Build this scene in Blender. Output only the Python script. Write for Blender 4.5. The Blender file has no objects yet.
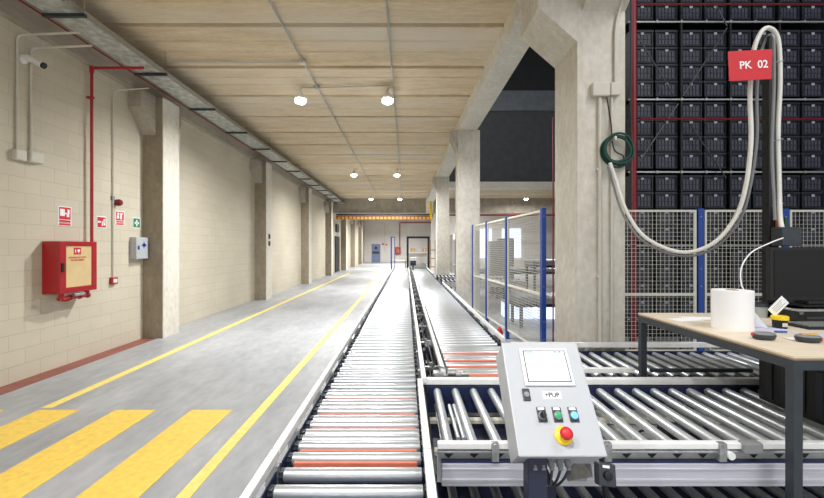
import bpy, bmesh, math, random
from mathutils import Vector, Matrix
random.seed(7)
sc = bpy.context.scene
C = sc.collection
PI = math.pi
F = 400.0; CX = 406.0; CY = 248.0; H = 1.65
def P(px, py, Y): return Vector(((px-CX)*Y/F, Y, H-(py-CY)*Y/F))   # planning aid: photo measurement -> metres

# ------------------------------------------------------------------ materials
def nt(name):
    m = bpy.data.materials.new(name); m.use_nodes = True
    n = m.node_tree; b = n.nodes['Principled BSDF']
    return m, n, b
def lin(c):
    return tuple(((x/255)/12.92 if x/255 <= .04045 else ((x/255+.055)/1.055)**2.4) for x in c)+(1,)
def mat(name, rgb, rough=.5, metal=0.0, noise=.06, nscale=8, bump=0.0, emit=0, stretch=None, coat=0):
    m, n, b = nt(name)
    b.inputs['Roughness'].default_value = rough
    b.inputs['Metallic'].default_value = metal
    if coat: b.inputs['Coat Weight'].default_value = coat
    c = lin(rgb)
    tc = n.nodes.new('ShaderNodeTexCoord'); mp = n.nodes.new('ShaderNodeMapping')
    if stretch: mp.inputs['Scale'].default_value = stretch
    n.links.new(tc.outputs['Object'], mp.inputs['Vector'])
    no = n.nodes.new('ShaderNodeTexNoise'); no.inputs['Scale'].default_value = nscale; no.inputs['Detail'].default_value = 5
    n.links.new(mp.outputs[0], no.inputs['Vector'])
    mr = n.nodes.new('ShaderNodeMapRange'); mr.inputs[1].default_value = .3; mr.inputs[2].default_value = .7
    mr.inputs[3].default_value = 1-noise*2; mr.inputs[4].default_value = 1+noise
    n.links.new(no.outputs[0], mr.inputs[0])
    mx = n.nodes.new('ShaderNodeVectorMath'); mx.operation = 'SCALE'
    mx.inputs[0].default_value = c[:3]; n.links.new(mr.outputs[0], mx.inputs['Scale'])
    n.links.new(mx.outputs[0], b.inputs['Base Color'])
    if bump:
        bp = n.nodes.new('ShaderNodeBump'); bp.inputs['Strength'].default_value = bump; bp.inputs['Distance'].default_value = .01
        n.links.new(no.outputs[0], bp.inputs['Height']); n.links.new(bp.outputs[0], b.inputs['Normal'])
    if emit:
        b.inputs['Emission Color'].default_value = c; b.inputs['Emission Strength'].default_value = emit
    return m

def concrete(name, rgb, dark, scale=2.0, stretch=(1,1,1), amt=.5, rough=.85, bump=.25, fine=18):
    m, n, b = nt(name); b.inputs['Roughness'].default_value = rough
    tc = n.nodes.new('ShaderNodeTexCoord'); mp = n.nodes.new('ShaderNodeMapping'); mp.inputs['Scale'].default_value = stretch
    n.links.new(tc.outputs['Object'], mp.inputs['Vector'])
    a = n.nodes.new('ShaderNodeTexNoise'); a.inputs['Scale'].default_value = scale; a.inputs['Detail'].default_value = 8; a.inputs['Roughness'].default_value = .65
    f = n.nodes.new('ShaderNodeTexNoise'); f.inputs['Scale'].default_value = fine; f.inputs['Detail'].default_value = 6
    n.links.new(mp.outputs[0], a.inputs['Vector']); n.links.new(mp.outputs[0], f.inputs['Vector'])
    cr = n.nodes.new('ShaderNodeValToRGB'); cr.color_ramp.elements[0].position = .5-amt/2.2; cr.color_ramp.elements[1].position = .5+amt/3
    cr.color_ramp.elements[0].color = lin(dark); cr.color_ramp.elements[1].color = lin(rgb)
    n.links.new(a.outputs[0], cr.inputs[0])
    mr = n.nodes.new('ShaderNodeMapRange'); mr.inputs[1].default_value=.3; mr.inputs[2].default_value=.7; mr.inputs[3].default_value = .86; mr.inputs[4].default_value = 1.06
    n.links.new(f.outputs[0], mr.inputs[0])
    mx = n.nodes.new('ShaderNodeVectorMath'); mx.operation='SCALE'
    n.links.new(cr.outputs[0], mx.inputs[0]); n.links.new(mr.outputs[0], mx.inputs['Scale'])
    n.links.new(mx.outputs[0], b.inputs['Base Color'])
    bp = n.nodes.new('ShaderNodeBump'); bp.inputs['Strength'].default_value = bump; bp.inputs['Distance'].default_value=.01
    n.links.new(f.outputs[0], bp.inputs['Height']); n.links.new(bp.outputs[0], b.inputs['Normal'])
    return m

def blockwork():
    m, n, b = nt('painted_blockwork'); b.inputs['Roughness'].default_value = .7
    tc = n.nodes.new('ShaderNodeTexCoord'); sp = n.nodes.new('ShaderNodeSeparateXYZ'); cb = n.nodes.new('ShaderNodeCombineXYZ')
    n.links.new(tc.outputs['Object'], sp.inputs[0]); n.links.new(sp.outputs[1], cb.inputs[0]); n.links.new(sp.outputs[2], cb.inputs[1])
    br = n.nodes.new('ShaderNodeTexBrick'); br.inputs['Scale'].default_value = 1
    br.inputs['Brick Width'].default_value = .42; br.inputs['Row Height'].default_value = .195; br.inputs['Mortar Size'].default_value = .0035
    br.inputs['Mortar Smooth'].default_value = .3; br.inputs['Bias'].default_value = 0
    br.inputs['Color1'].default_value = lin((208,200,180)); br.inputs['Color2'].default_value = lin((204,196,176)); br.inputs['Mortar'].default_value = lin((188,179,158))
    n.links.new(cb.outputs[0], br.inputs['Vector'])
    no = n.nodes.new('ShaderNodeTexNoise'); no.inputs['Scale'].default_value = .9; no.inputs['Detail'].default_value = 6
    n.links.new(tc.outputs['Object'], no.inputs['Vector'])
    mr = n.nodes.new('ShaderNodeMapRange'); mr.inputs[1].default_value=.3; mr.inputs[2].default_value=.7; mr.inputs[3].default_value=.92; mr.inputs[4].default_value=1.04
    n.links.new(no.outputs[0], mr.inputs[0])
    mx = n.nodes.new('ShaderNodeVectorMath'); mx.operation='SCALE'
    n.links.new(br.outputs['Color'], mx.inputs[0]); n.links.new(mr.outputs[0], mx.inputs['Scale']); n.links.new(mx.outputs[0], b.inputs['Base Color'])
    bp = n.nodes.new('ShaderNodeBump'); bp.inputs['Strength'].default_value=.5; bp.inputs['Distance'].default_value=.004; bp.invert = True
    n.links.new(br.outputs['Fac'], bp.inputs['Height']); n.links.new(bp.outputs[0], b.inputs['Normal'])
    return m

M = {}
M['block'] = blockwork()
M['floor'] = concrete('floor_concrete', (184,186,188), (132,135,139), 1.0, (1.3,.5,1), .62, .42, .06, 9)
def ceiling_mat():
    m = concrete('precast_ceiling', (230,213,182), (190,169,136), 2.2, (.5,2.6,1), .75, .9, .9, 16)
    n = m.node_tree; b = n.nodes['Principled BSDF']; src = b.inputs['Base Color'].links[0].from_socket
    tc = n.nodes.new('ShaderNodeTexCoord'); mp = n.nodes.new('ShaderNodeMapping'); mp.inputs['Scale'].default_value = (.16,.76,1)
    no = n.nodes.new('ShaderNodeTexNoise'); no.inputs['Scale'].default_value = 1.0; no.inputs['Detail'].default_value = 2
    n.links.new(tc.outputs['Object'], mp.inputs[0]); n.links.new(mp.outputs[0], no.inputs[0])
    cr = n.nodes.new('ShaderNodeValToRGB'); cr.color_ramp.elements[0].position=.50; cr.color_ramp.elements[1].position=.72
    n.links.new(no.outputs[0], cr.inputs[0]); mx = n.nodes.new('ShaderNodeMix'); mx.data_type='RGBA'
    n.links.new(cr.outputs[0], mx.inputs[0]); n.links.new(src, mx.inputs[6]); mx.inputs[7].default_value = lin((216,206,188)); n.links.new(mx.outputs[2], b.inputs['Base Color'])
    return m
M['ceil'] = ceiling_mat()
M['conc'] = concrete('grey_concrete', (198,192,180), (150,141,126), 3.0, (1,1,.6), .7, .85, .25)
M['concL'] = concrete('weathered_concrete', (168,157,137), (128,116,98), 4.0, (1,1,.5), .8, .9, .35)
M['paint'] = concrete('whitened_concrete', (226,222,210), (204,198,184), 1.6, (1,1,.5), .6, .8, .12)
M['beamL'] = concrete('edge_beam_concrete', (184,177,163), (156,148,134), 1.5, (1,.3,1), .6, .85, .15)
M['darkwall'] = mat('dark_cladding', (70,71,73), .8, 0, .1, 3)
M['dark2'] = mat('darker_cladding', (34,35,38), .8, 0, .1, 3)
M['corr'] = mat('grey_corrugated', (110,116,122), .6, 0, .08, 4)
M['white'] = mat('white_paint', (232,232,230), .45, 0, .02, 5)
M['farwall'] = mat('far_white_wall', (226,222,218), .7, 0, .04, 1)
M['panelwhite'] = mat('enclosure_white', (182,185,189), .35, 0, .01, 20)
M['bezelwhite'] = mat('bezel_white', (232,233,235), .35, 0, .01, 20)
M['pillar'] = concrete('pillar_concrete', (220,216,205), (188,182,168), 2.2, (1,1,.7), .75, .85, .25)
M['railwhite'] = mat('rail_white', (236,236,234), .4, .0, .04, 12)
M['roller'] = mat('zinc_roller', (204,208,212), .34, .72, .05, 30, stretch=(1,6,6))
M['rollery'] = mat('zinc_roller_cross', (206,211,214), .34, .62, .05, 30, stretch=(6,1,6))
M['steel'] = mat('galvanised_steel', (176,178,178), .4, .75, .12, 40)
M['tray'] = mat('galvanised_tray', (196,200,196), .5, .35, .22, 9)
M['alu'] = mat('brushed_aluminium', (214,214,222), .38, .6, .05, 10, stretch=(.3,8,14))
M['pan'] = mat('pale_steel_pan', (190,190,188), .5, .3, .1, 12)
M['navy'] = mat('navy_steel', (38,48,84), .45, .2, .06, 12)
M['navydark'] = mat('navy_post', (40,45,66), .4, .1, .05, 12)
M['blue'] = mat('blue_post', (34,70,150), .4, .1, .05, 12)
M['cream'] = mat('cream_frame', (212,208,192), .5, 0, .03, 12)
M['wire'] = mat('fence_wire', (198,196,186), .45, .3, .03, 12)
M['black'] = mat('black_plastic', (16,17,19), .5, 0, .08, 14)
M['blackgloss'] = mat('black_gloss', (3,3,4), .6, 0, .02, 5)
M['charcoal'] = mat('charcoal_steel', (58,64,70), .45, .2, .06, 20)
M['crate'] = mat('black_crate', (27,30,39), .42, 0, .12, 20)
M['crateclip'] = mat('crate_clip', (156,160,170), .5, 0, .1, 20)
M['rib'] = mat('crate_rib', (64,66,80), .4, 0, .1, 20)
M['red'] = mat('signal_red', (168,20,28), .35, 0, .05, 8, coat=.3)
M['signred'] = mat('sign_red', (204,38,48), .45, 0, .02, 8)
M['darkred'] = mat('dark_red_pipe', (122,18,32), .4, 0, .05, 8)
M['orange'] = mat('orange_belt', (208,112,84), .6, 0, .1, 12)
M['mustard'] = mat('mustard_board', (222,172,70), .5, 0, .08, 8)
M['lilac'] = mat('lilac_paper', (196,198,222), .8, 0, .03, 8)
M['yellow'] = mat('yellow_plastic', (240,205,20), .4, 0, .02, 8)
M['linepaint'] = concrete('yellow_floor_paint', (248,226,126), (242,216,110), 2.0, (1,1,1), .9, .5, .05)
M['zebra'] = concrete('zebra_floor_paint', (248,212,98), (240,201,86), 2.2, (1,1,1), .9, .5, .05)
M['redstrip'] = concrete('red_brown_floor_paint', (150,92,78), (128,72,60), 2.5, (1,1,1), .5, .6, .05)
M['woodtop'] = mat('plywood_top', (226,212,190), .5, 0, .04, 5, stretch=(1,6,6))
M['woodedge'] = mat('plywood_edge', (170,140,102), .6, 0, .1, 10, stretch=(1,1,30))
M['paper'] = mat('paper', (242,243,244), .8, 0, .01, 5)
M['greenp'] = mat('dark_green_hose', (22,70,58), .4, 0, .1, 12)
M['green'] = mat('green_button', (28,150,92), .35, 0, .02, 8, emit=.35)
M['bluelit'] = mat('lit_blue_button', (70,140,255), .3, 0, .02, 8, emit=3.0)
M['signgreen'] = mat('sign_green', (20,130,80), .5, 0, .02, 8)
M['hose'] = mat('pale_grey_hose', (222,221,215), .5, 0, .03, 8)
M['pvc'] = mat('pale_grey_pvc', (206,202,190), .5, 0, .03, 8)
M['greyplastic'] = mat('mid_grey_plastic', (132,134,136), .45, 0, .03, 8)
M['screen'] = mat('lit_white_screen', (232,238,246), .3, 0, .0, 8, emit=.25)
M['screenbar'] = mat('screen_marks', (120,170,215), .4, 0, .0, 8)
M['amber'] = mat('hose_window', (222,196,146), .3, 0, .05, 4)
M['lamp'] = mat('lamp_lens', (255,252,246), .3, 0, 0, 8, emit=25)
M['cardboard'] = mat('cardboard', (190,150,104), .7, 0, .06, 8)
M['paleglow'] = mat('pale_glow', (214,228,248), .3, 0, .02, 1, emit=1.6)
M['doorblue'] = mat('blue_grey_door', (126,140,176), .5, 0, .03, 5)
M['clear'] = mat('clear_grey_plastic', (170,174,172), .15, 0, .05, 20)
M['bluebin'] = mat('blue_plastic', (52,96,190), .4, 0, .03, 20)
M['greencloth'] = mat('green_strip', (40,120,80), .6, 0, .03, 20)

# ------------------------------------------------------------------ mesh builder
ORG = {}
class MB:
    def __init__(s, mtx=None): s.v = []; s.f = []; s.smooth = False; s.m = mtx
    def add(s, vs, fs):
        o = len(s.v)
        for p in vs:
            p = Vector(p); s.v.append(s.m @ p if s.m else p)
        s.f += [tuple(i+o for i in f) for f in fs]; return s
    def box(s, x0, x1, y0, y1, z0, z1, b=0):
        if x0 > x1: x0, x1 = x1, x0
        if y0 > y1: y0, y1 = y1, y0
        if z0 > z1: z0, z1 = z1, z0
        if b <= 0:
            vs = [(x0,y0,z0),(x1,y0,z0),(x1,y1,z0),(x0,y1,z0),(x0,y0,z1),(x1,y0,z1),(x1,y1,z1),(x0,y1,z1)]
            return s.add(vs, [(0,3,2,1),(4,5,6,7),(0,1,5,4),(1,2,6,5),(2,3,7,6),(3,0,4,7)])
        bm = bmesh.new(); bmesh.ops.create_cube(bm, size=1)
        for v in bm.verts: v.co = Vector(((x0+x1)/2+v.co.x*(x1-x0), (y0+y1)/2+v.co.y*(y1-y0), (z0+z1)/2+v.co.z*(z1-z0)))
        bmesh.ops.bevel(bm, geom=list(bm.edges), offset=b, segments=2, profile=.5, affect='EDGES')
        bm.verts.index_update()
        vs = [v.co.copy() for v in bm.verts]; fs = [tuple(v.index for v in f.verts) for f in bm.faces]; bm.free()
        return s.add(vs, fs)
    def prism(s, pts, axis, a, b):
        """pts: 2D outline; axis 'x','y','z' extrusion from a to b"""
        def mk(p, t):
            if axis == 'x': return (t, p[0], p[1])
            if axis == 'y': return (p[0], t, p[1])
            return (p[0], p[1], t)
        n = len(pts); vs = [mk(p, a) for p in pts]+[mk(p, b) for p in pts]
        fs = [tuple(range(n-1,-1,-1)), tuple(range(n, 2*n))]+[(i,(i+1)%n,(i+1)%n+n,i+n) for i in range(n)]
        return s.add(vs, fs)
    def ring(s, c, u, w, r, n): return [c+u*(math.cos(2*PI*i/n)*r)+w*(math.sin(2*PI*i/n)*r) for i in range(n)]
    def cyl(s, p, q, r, n=14, r2=None, caps=True):
        p, q = Vector(p), Vector(q); d = (q-p).normalized(); u = d.orthogonal().normalized(); w = d.cross(u)
        r2 = r if r2 is None else r2
        vs = s.ring(p,u,w,r,n)+s.ring(q,u,w,r2,n)
        fs = [(i,(i+1)%n,(i+1)%n+n,i+n) for i in range(n)]
        if caps: fs += [tuple(range(n-1,-1,-1)), tuple(range(n,2*n))]
        s.smooth = True
        return s.add(vs, fs)
    def tube(s, pts, r, n=8, radii=None):
        pts = [Vector(p) for p in pts]; s.smooth = True
        vs = []; u = None
        for i, p in enumerate(pts):
            d = (pts[min(i+1,len(pts)-1)]-pts[max(i-1,0)]).normalized()
            if u is None: u = d.orthogonal().normalized()
            else:
                u = u-d*u.dot(d); u = u.normalized() if u.length > 1e-6 else d.orthogonal().normalized()
            w = d.cross(u)
            vs += s.ring(p,u,w, radii[i] if radii else r, n)
        fs = []
        for k in range(len(pts)-1):
            for i in range(n): fs.append((k*n+i, k*n+(i+1)%n, (k+1)*n+(i+1)%n, (k+1)*n+i))
        L = (len(pts)-1)*n
        fs += [tuple(range(n-1,-1,-1)), tuple(L+i for i in range(n))]
        return s.add(vs, fs)
    def lathe(s, c, d, prof, n=20):
        """prof list of (t along d, radius)"""
        c = Vector(c); d = Vector(d).normalized()
        pts = [c+d*t for t, r in prof]
        u = d.orthogonal().normalized(); w = d.cross(u); vs = []
        for p, (t, r) in zip(pts, prof): vs += s.ring(p,u,w,max(r,1e-4),n)
        fs = []
        for k in range(len(prof)-1):
            for i in range(n): fs.append((k*n+i, k*n+(i+1)%n, (k+1)*n+(i+1)%n, (k+1)*n+i))
        fs += [tuple(range(n-1,-1,-1)), tuple((len(prof)-1)*n+i for i in range(n))]
        s.smooth = True
        return s.add(vs, fs)
    def quad(s, *p): return s.add(p, [tuple(range(len(p)))])
    def build(s, name, m, parent=None, origin=None):
        if parent is not None: o = ORG[parent.name]
        elif origin is not None: o = Vector(origin)
        else:
            xs=[v.x for v in s.v]; ys=[v.y for v in s.v]; zs=[v.z for v in s.v]
            o = Vector(((min(xs)+max(xs))/2,(min(ys)+max(ys))/2,min(zs)))
        me = bpy.data.meshes.new(name); me.from_pydata([v-o for v in s.v], [], s.f)
        bm = bmesh.new(); bm.from_mesh(me); bmesh.ops.recalc_face_normals(bm, faces=bm.faces); bm.to_mesh(me); bm.free()
        if s.smooth:
            for p in me.polygons: p.use_smooth = True
            me.set_sharp_from_angle(angle=math.radians(38))
        me.materials.append(M[m] if isinstance(m, str) else m); me.update()
        ob = bpy.data.objects.new(name, me); C.objects.link(ob)
        if parent is None: ob.location = o
        else: ob.parent = parent
        ORG[ob.name] = o
        return ob
def smooth_path(pts, k=8):
    pts = [Vector(p) for p in pts]; out = []
    for i in range(len(pts)-1):
        p0 = pts[max(i-1,0)]; p1 = pts[i]; p2 = pts[i+1]; p3 = pts[min(i+2,len(pts)-1)]
        for j in range(k):
            t = j/k
            out.append(.5*((2*p1)+(-p0+p2)*t+(2*p0-5*p1+4*p2-p3)*t*t+(-p0+3*p1-3*p2+p3)*t*t*t))
    out.append(pts[-1]); return out
def bend(pts, r=.06, k=5):
    """round the corners of a polyline"""
    pts = [Vector(p) for p in pts]; out = [pts[0]]
    for i in range(1, len(pts)-1):
        a = (pts[i-1]-pts[i]); b = (pts[i+1]-pts[i]); rr = min(r, a.length*.45, b.length*.45)
        A = pts[i]+a.normalized()*rr; B = pts[i]+b.normalized()*rr
        for j in range(k+1):
            t = j/k; out.append(A*(1-t)**2+pts[i]*2*t*(1-t)+B*t*t)
    out.append(pts[-1]); return out
def thing(name, label, cat, loc=(0,0,0), group=None):
    o = bpy.data.objects.new(name, None); C.objects.link(o); o.location = loc; o.empty_display_size = .1
    ORG[o.name] = Vector(loc); o['label'] = label; o['category'] = cat
    if group: o['group'] = group
    if 'pillar' in name or 'beam' in name: o['kind'] = 'thing'
    return o
def tag(o, label, cat, group=None):
    o['label'] = label; o['category'] = cat
    if group: o['group'] = group
    return o
def struct(o): o['kind'] = 'structure'; return o
def dup(root, loc, label=None, group=None):
    r = root.copy(); C.objects.link(r); r.location = loc; ORG[r.name] = Vector(loc)
    if label: r['label'] = label
    if group: r['group'] = group
    for ch in list(root.children):
        c = ch.copy(); C.objects.link(c); c.parent = r
        for g in ch.children:
            d = g.copy(); C.objects.link(d); d.parent = c
    return r
def text_part(name, s, size, mtx, m, parent, depth=.0008, bold=.0):
    cu = bpy.data.curves.new('tmp_text', 'FONT'); cu.body = s; cu.size = size; cu.align_x = 'CENTER'; cu.align_y = 'CENTER'; cu.extrude = depth; cu.offset = bold
    to = bpy.data.objects.new('tmp_text', cu); C.objects.link(to)
    dg = bpy.context.evaluated_depsgraph_get(); dg.update()
    me = bpy.data.meshes.new_from_object(to.evaluated_get(dg)); bpy.data.objects.remove(to)
    me.transform(mtx); me.transform(Matrix.Translation(-ORG[parent.name]))
    me.materials.clear(); me.materials.append(M[m])
    ob = bpy.data.objects.new(name, me); C.objects.link(ob); ob.parent = parent; ORG[ob.name] = ORG[parent.name]
    return ob
def frame_mtx(o, xa, ya):
    xa = Vector(xa).normalized(); ya = Vector(ya).normalized(); za = xa.cross(ya)
    return Matrix.Translation(o) @ Matrix((xa, ya, za)).transposed().to_4x4()

# ------------------------------------------------------------------ room shell
WL = -4.8; CZ = 4.85; YB = 46.0; YE = 26.0
struct(MB().box(-5.0, 16, -6, YB+.2, -.2, 0).build('floor', 'floor', origin=(0,0,0)))
struct(MB().box(WL-.2, WL, -6, YB+.2, 0, CZ+.3).build('wall_left', 'block', origin=(0,0,0)))
struct(MB().box(-5, 16, YB, YB+.2, 0, 7).build('wall_far', 'farwall', origin=(0,0,0)))
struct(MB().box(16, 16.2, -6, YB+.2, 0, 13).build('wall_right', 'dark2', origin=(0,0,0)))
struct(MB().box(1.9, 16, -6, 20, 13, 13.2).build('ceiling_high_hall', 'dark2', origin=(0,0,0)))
# ribbed precast ceiling: a profile along Y, extruded along X
def ceil_slab(name, x0, x1, y0, y1):
    prof = []; y = y0; pitch = 1.32
    prof.append((y0, CZ))
    y = math.ceil((y0-5.69)/pitch)*pitch+5.69
    while y < y1-.2:
        prof += [(y-.22, CZ-.008),(y-.10, CZ-.022),(y-.045, CZ-.028),(y-.03, CZ+.06),(y+.03, CZ+.06),(y+.045, CZ-.035),(y+.11, CZ-.022),(y+.22, CZ+.004),(y+.48, CZ+.004),(y+.50, CZ-.012),(y+.56, CZ-.012),(y+.58, CZ+.002),(y+.82, CZ+.002),(y+.84,CZ-.01),(y+.90,CZ-.01),(y+.92,CZ)]
        y += pitch
    prof += [(y1, CZ),(y1, CZ+.35),(y0, CZ+.35)]
    n = len(prof)
    mb = MB(); vs = [(x0,p[0],p[1]) for p in prof]+[(x1,p[0],p[1]) for p in prof]
    top = n-2
    fs = [(i,i+1,i+1+n,i+n) for i in range(n-1)]
    mb.add(vs, fs); ob = mb.build(name, 'ceil', origin=(0,0,0)); struct(ob); return ob
ceil_slab('ceiling', -5.0, 1.42, -6, YB)
ceil_slab('ceiling_low_hall', 1.42, 16, 20.3, YB)
# edge beams
mb = MB().box(WL, -4.69, -6, YE, 4.40, CZ+.06); struct(mb.build('trim_1', 'beamL', origin=(0,0,0)))
mb = MB()
secs = [(-6,1.46,1.86),(3.0,1.44,1.84),(5,1.42,1.81),(10,1.31,1.78),(17,1.29,1.78),(26,1.29,1.78)]
vs = []
for y,a,b in secs: vs += [(a,y,4.6),(b,y,4.6),(b,y,5.4),(a,y,5.4)]
fs = [(0,1,2,3),(20,23,22,21)]
for k in range(5):
    for i in range(4): fs.append((k*4+i,k*4+(i+1)%4,(k+1)*4+(i+1)%4,(k+1)*4+i))
mb.add(vs, fs); struct(mb.build('trim_2', 'paint', origin=(0,0,0)))
# cross beam at the end of the aisle
struct(MB().box(WL, 1.3, YE, YE+.5, 3.93, CZ+.06).build('trim_3', 'conc', origin=(0,0,0)))
# upper cladding of the tall hall, above the low hall opening
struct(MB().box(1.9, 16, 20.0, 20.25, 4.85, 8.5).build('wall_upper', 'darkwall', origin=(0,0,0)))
mb = MB()
for i in range(120):
    x = 1.9+i*.1; mb.box(x, x+.06, 19.93, 20.0, 8.5, 9.5); mb.box(x+.06, x+.1, 19.97, 20.0, 8.5, 9.5)
struct(mb.build('trim_4', 'corr', origin=(0,0,0)))
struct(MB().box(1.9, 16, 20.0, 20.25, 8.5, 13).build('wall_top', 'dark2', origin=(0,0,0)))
struct(MB().box(1.8, 16, 19.6, 20.3, 4.60, 4.90).build('trim_5', 'paint', origin=(0,0,0)))
struct(MB().box(1.8, 16, 25.7, 26.3, 3.9, 4.85).build('trim_6', 'conc', origin=(0,0,0)))
# cladding girts against the dark upper wall
for i,x in enumerate((4.05, 8.0)):
    struct(MB().box(x, x+.25, 19.5, 19.9, 9.5, 13).build('trim_%d'%(7+i), 'dark2', origin=(0,0,0)))

# ------------------------------------------------------------------ floor markings
mb = MB().box(WL, -4.54, -1, 7.28, .0, .004); tag(mb.build('floor_stripe','redstrip'), 'red-brown painted strip on the floor along the foot of the block wall', 'floor marking')
mb = MB().box(-3.76,-3.65,4.12,26.5,0,.004); tag(mb.build('floor_stripe','linepaint'), 'long thin yellow floor line nearest the block wall', 'floor marking')
mb = MB().box(-1.52,-1.425,.5,15.95,0,.004); tag(mb.build('floor_stripe','linepaint'), 'long thin yellow floor line running beside the roller conveyor', 'floor marking')
mb = MB().box(-1.70,-1.59,15.9,20.6,0,.004); tag(mb.build('floor_stripe','linepaint'), 'short far piece of yellow floor line stepped to the left', 'floor marking')
zl = ['wide yellow crossing stripe beside the thin yellow line near the conveyor','wide yellow crossing stripe, second from the conveyor side','wide yellow crossing stripe, third from the conveyor side','wide yellow crossing stripe at the left edge nearest the block wall']
for i,xr in enumerate((-1.765,-2.54,-3.32,-4.09)):
    tag(MB().box(xr-.415,xr,.8,4.07,0,.004).build('crossing_stripe','zebra'), zl[i], 'floor marking', 'yellow pedestrian crossing stripes')

# ------------------------------------------------------------------ pillars on the left wall
ll = ['nearest weathered concrete pillar on the block wall, beside the white first aid box',
      'second weathered concrete pillar on the block wall, with two small dark plates on it',
      'third weathered concrete pillar along the block wall',
      'fourth concrete pillar along the block wall, just before the striped overhead beam',
      'fifth concrete pillar, beyond the striped overhead beam beside the dark doorway',
      'sixth concrete pillar, beyond the striped overhead beam',
      'last concrete pillar on the left, nearest the blue-grey door']
for i,y in enumerate((7.3, 12.7, 18.3, 23.8, 29.6, 34.8, 40.2)):
    t = thing('concrete_pillar', ll[i], 'pillar', (-4.62,y+.26,0), 'pillars along the block wall')
    a, b = WL+.002, -4.435
    MB().box(a, b-.012, y, y+.52, 0, 4.40).build('shaft','concL',t)
    MB().box(b-.012, b, y+.004, y+.52, 0, 4.40).build('painted_face','paint',t)
    MB().prism([(y,3.71),(y,4.40),(y-.40,4.40),(y-.40,4.09)], 'x', a, a+.235).build('corbel','beamL',t)
    MB().prism([(y+.52,3.71),(y+.52,4.40),(y+.82,4.40),(y+.82,4.12)], 'x', a, a+.235).build('corbel','beamL',t)
    if i == 1:
        mb = MB().box(b,b+.03,y+.2,y+.3,1.95,2.10,.004).box(b,b+.03,y+.2,y+.3,1.72,1.87,.004); mb.build('plate','black',t)

# ------------------------------------------------------------------ pillars on the right
t = thing('concrete_pillar','big near concrete pillar with cable boxes and two conduits on its face','pillar',(1.85,4.08,0),'pillars on the conveyor side')
x0,x1,y0,y1 = 1.625,2.085,3.80,4.37
mb = MB().box(x0,x1,y0,y1,0,4.6,.008); mb.build('shaft','pillar',t)
mb = MB().prism([(x0+.004,3.61),(x0+.004,4.6),(1.255,4.6),(1.255,3.935)],'y',y0,y1); mb.build('haunch','pillar',t)
mb = MB().prism([(y0+.004,3.90),(y0+.004,4.6),(y0-.50,4.6),(y0-.50,4.28)],'x',x0+.05,x1); mb.build('corbel','pillar',t)
rl = ['second concrete pillar on the conveyor side, in front of the blue-posted mesh fence','far concrete pillar on the conveyor side, beside the yellow bracket']
for i,(xa,xb,y) in enumerate(((1.30,1.85,10.0),(1.28,1.80,16.6))):
    t = thing('concrete_pillar', rl[i],'pillar',((xa+xb)/2,y+.25,0),'pillars on the conveyor side')
    MB().box(xa,xb,y,y+.5,0,4.6,.008).build('shaft','pillar',t)
    MB().prism([(xa,4.1),(xa,4.6),(xa-.16,4.6),(xa-.16,4.45)],'y',y,y+.5).build('corbel','conc',t)

# ------------------------------------------------------------------ cable tray under the ceiling
t = thing('cable_tray','long galvanised cable tray hung along the ceiling above the block wall','cable tray',(-4.17,12,4.5))
MB().box(-4.37,-3.97,-2,25.9,4.50,4.506).build('tray_bed','tray',t)
for xr_ in (-4.375,-3.972): MB().box(xr_,xr_+.007,-2,25.9,4.50,4.58).build('tray_side','steel',t)
yy = 1.55
while yy < 25:
    MB().box(-4.42,-3.90,yy,yy+.045,4.462,4.498).build('bracket','charcoal',t)
    for xr_ in (-3.92,-4.40): MB().cyl((xr_,yy+.02,4.47),(xr_,yy+.02,CZ),.005,6).build('hanging_rod','steel',t)
    yy += 1.65
tag(MB().tube([(-4.42,-2,4.485),(-4.42,25.5,4.485)],.012).build('red_pipe','darkred'),'thin red pipe running along the inner edge of the cable tray','pipe')

# ------------------------------------------------------------------ ceiling conduits and lamps
tag(MB().tube([(-1.74,-2,CZ-.05),(-1.74,25.5,CZ-.05)],.014).build('conduit','steel'),'long grey conduit along the ceiling towards the middle of the aisle','conduit','ceiling conduits')
tag(MB().tube([(-.25,-2,CZ-.056),(-.25,25.5,CZ-.056)],.015).build('conduit','steel'),'long grey conduit along the ceiling above the conveyor','conduit','ceiling conduits')
tag(MB().tube([(-4.0,6.8,CZ-.05),(-1.74,6.8,CZ-.05)],.016).box(-1.80,-1.69,6.73,6.83,CZ-.08,CZ-.02,.006).build('conduit','pvc'),'short crosswise conduit with junction box running from the cable tray','conduit','ceiling conduits')
lampn = ['nearest','middle','far']
lampn2 = ['lit round ceiling lamp over the aisle, nearest of the left lamps','lit round ceiling lamp above the conveyor, nearest of its row',
 'lit round ceiling lamp over the aisle, second from the front','lit round ceiling lamp above the conveyor, second of its row',
 'lit round ceiling lamp over the aisle, farthest left lamp','lit round ceiling lamp above the conveyor, farthest of its row']
lamp0 = None; k = 0
def lamp_thing(x,y,label):
    t = thing('ceiling_lamp',label,'lamp',(x,y,4.55),'round ceiling lamps')
    MB().lathe((x,y,4.56),(0,0,1),[(0,.10),(.01,.115),(.05,.115),(.08,.07),(.14,.05),(.15,.02)],24).build('lamp_body','white',t)
    MB().lathe((x,y,4.475),(0,0,1),[(0,.02),(.012,.07),(.035,.102),(.06,.108),(.084,.104)],24).build('lamp_lens','lamp',t)
    MB().tube(bend([(x,y,4.70),(x,y,CZ-.06),(x+.14,y,CZ-.05)],.06),.010).build('stem','steel',t)
    return t
for y in (7.85, 15.9, 23.7):
    for x in (-2.07, -.36):
        if lamp0 is None: lamp0 = lamp_thing(x,y,lampn2[0])
        else: dup(lamp0,(x,y,4.55),lampn2[k])
        k += 1
lamp_ll = dup(lamp0,(7.08,23.6,4.55),'single lit round lamp under the low ceiling seen beyond the mesh fence')
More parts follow.
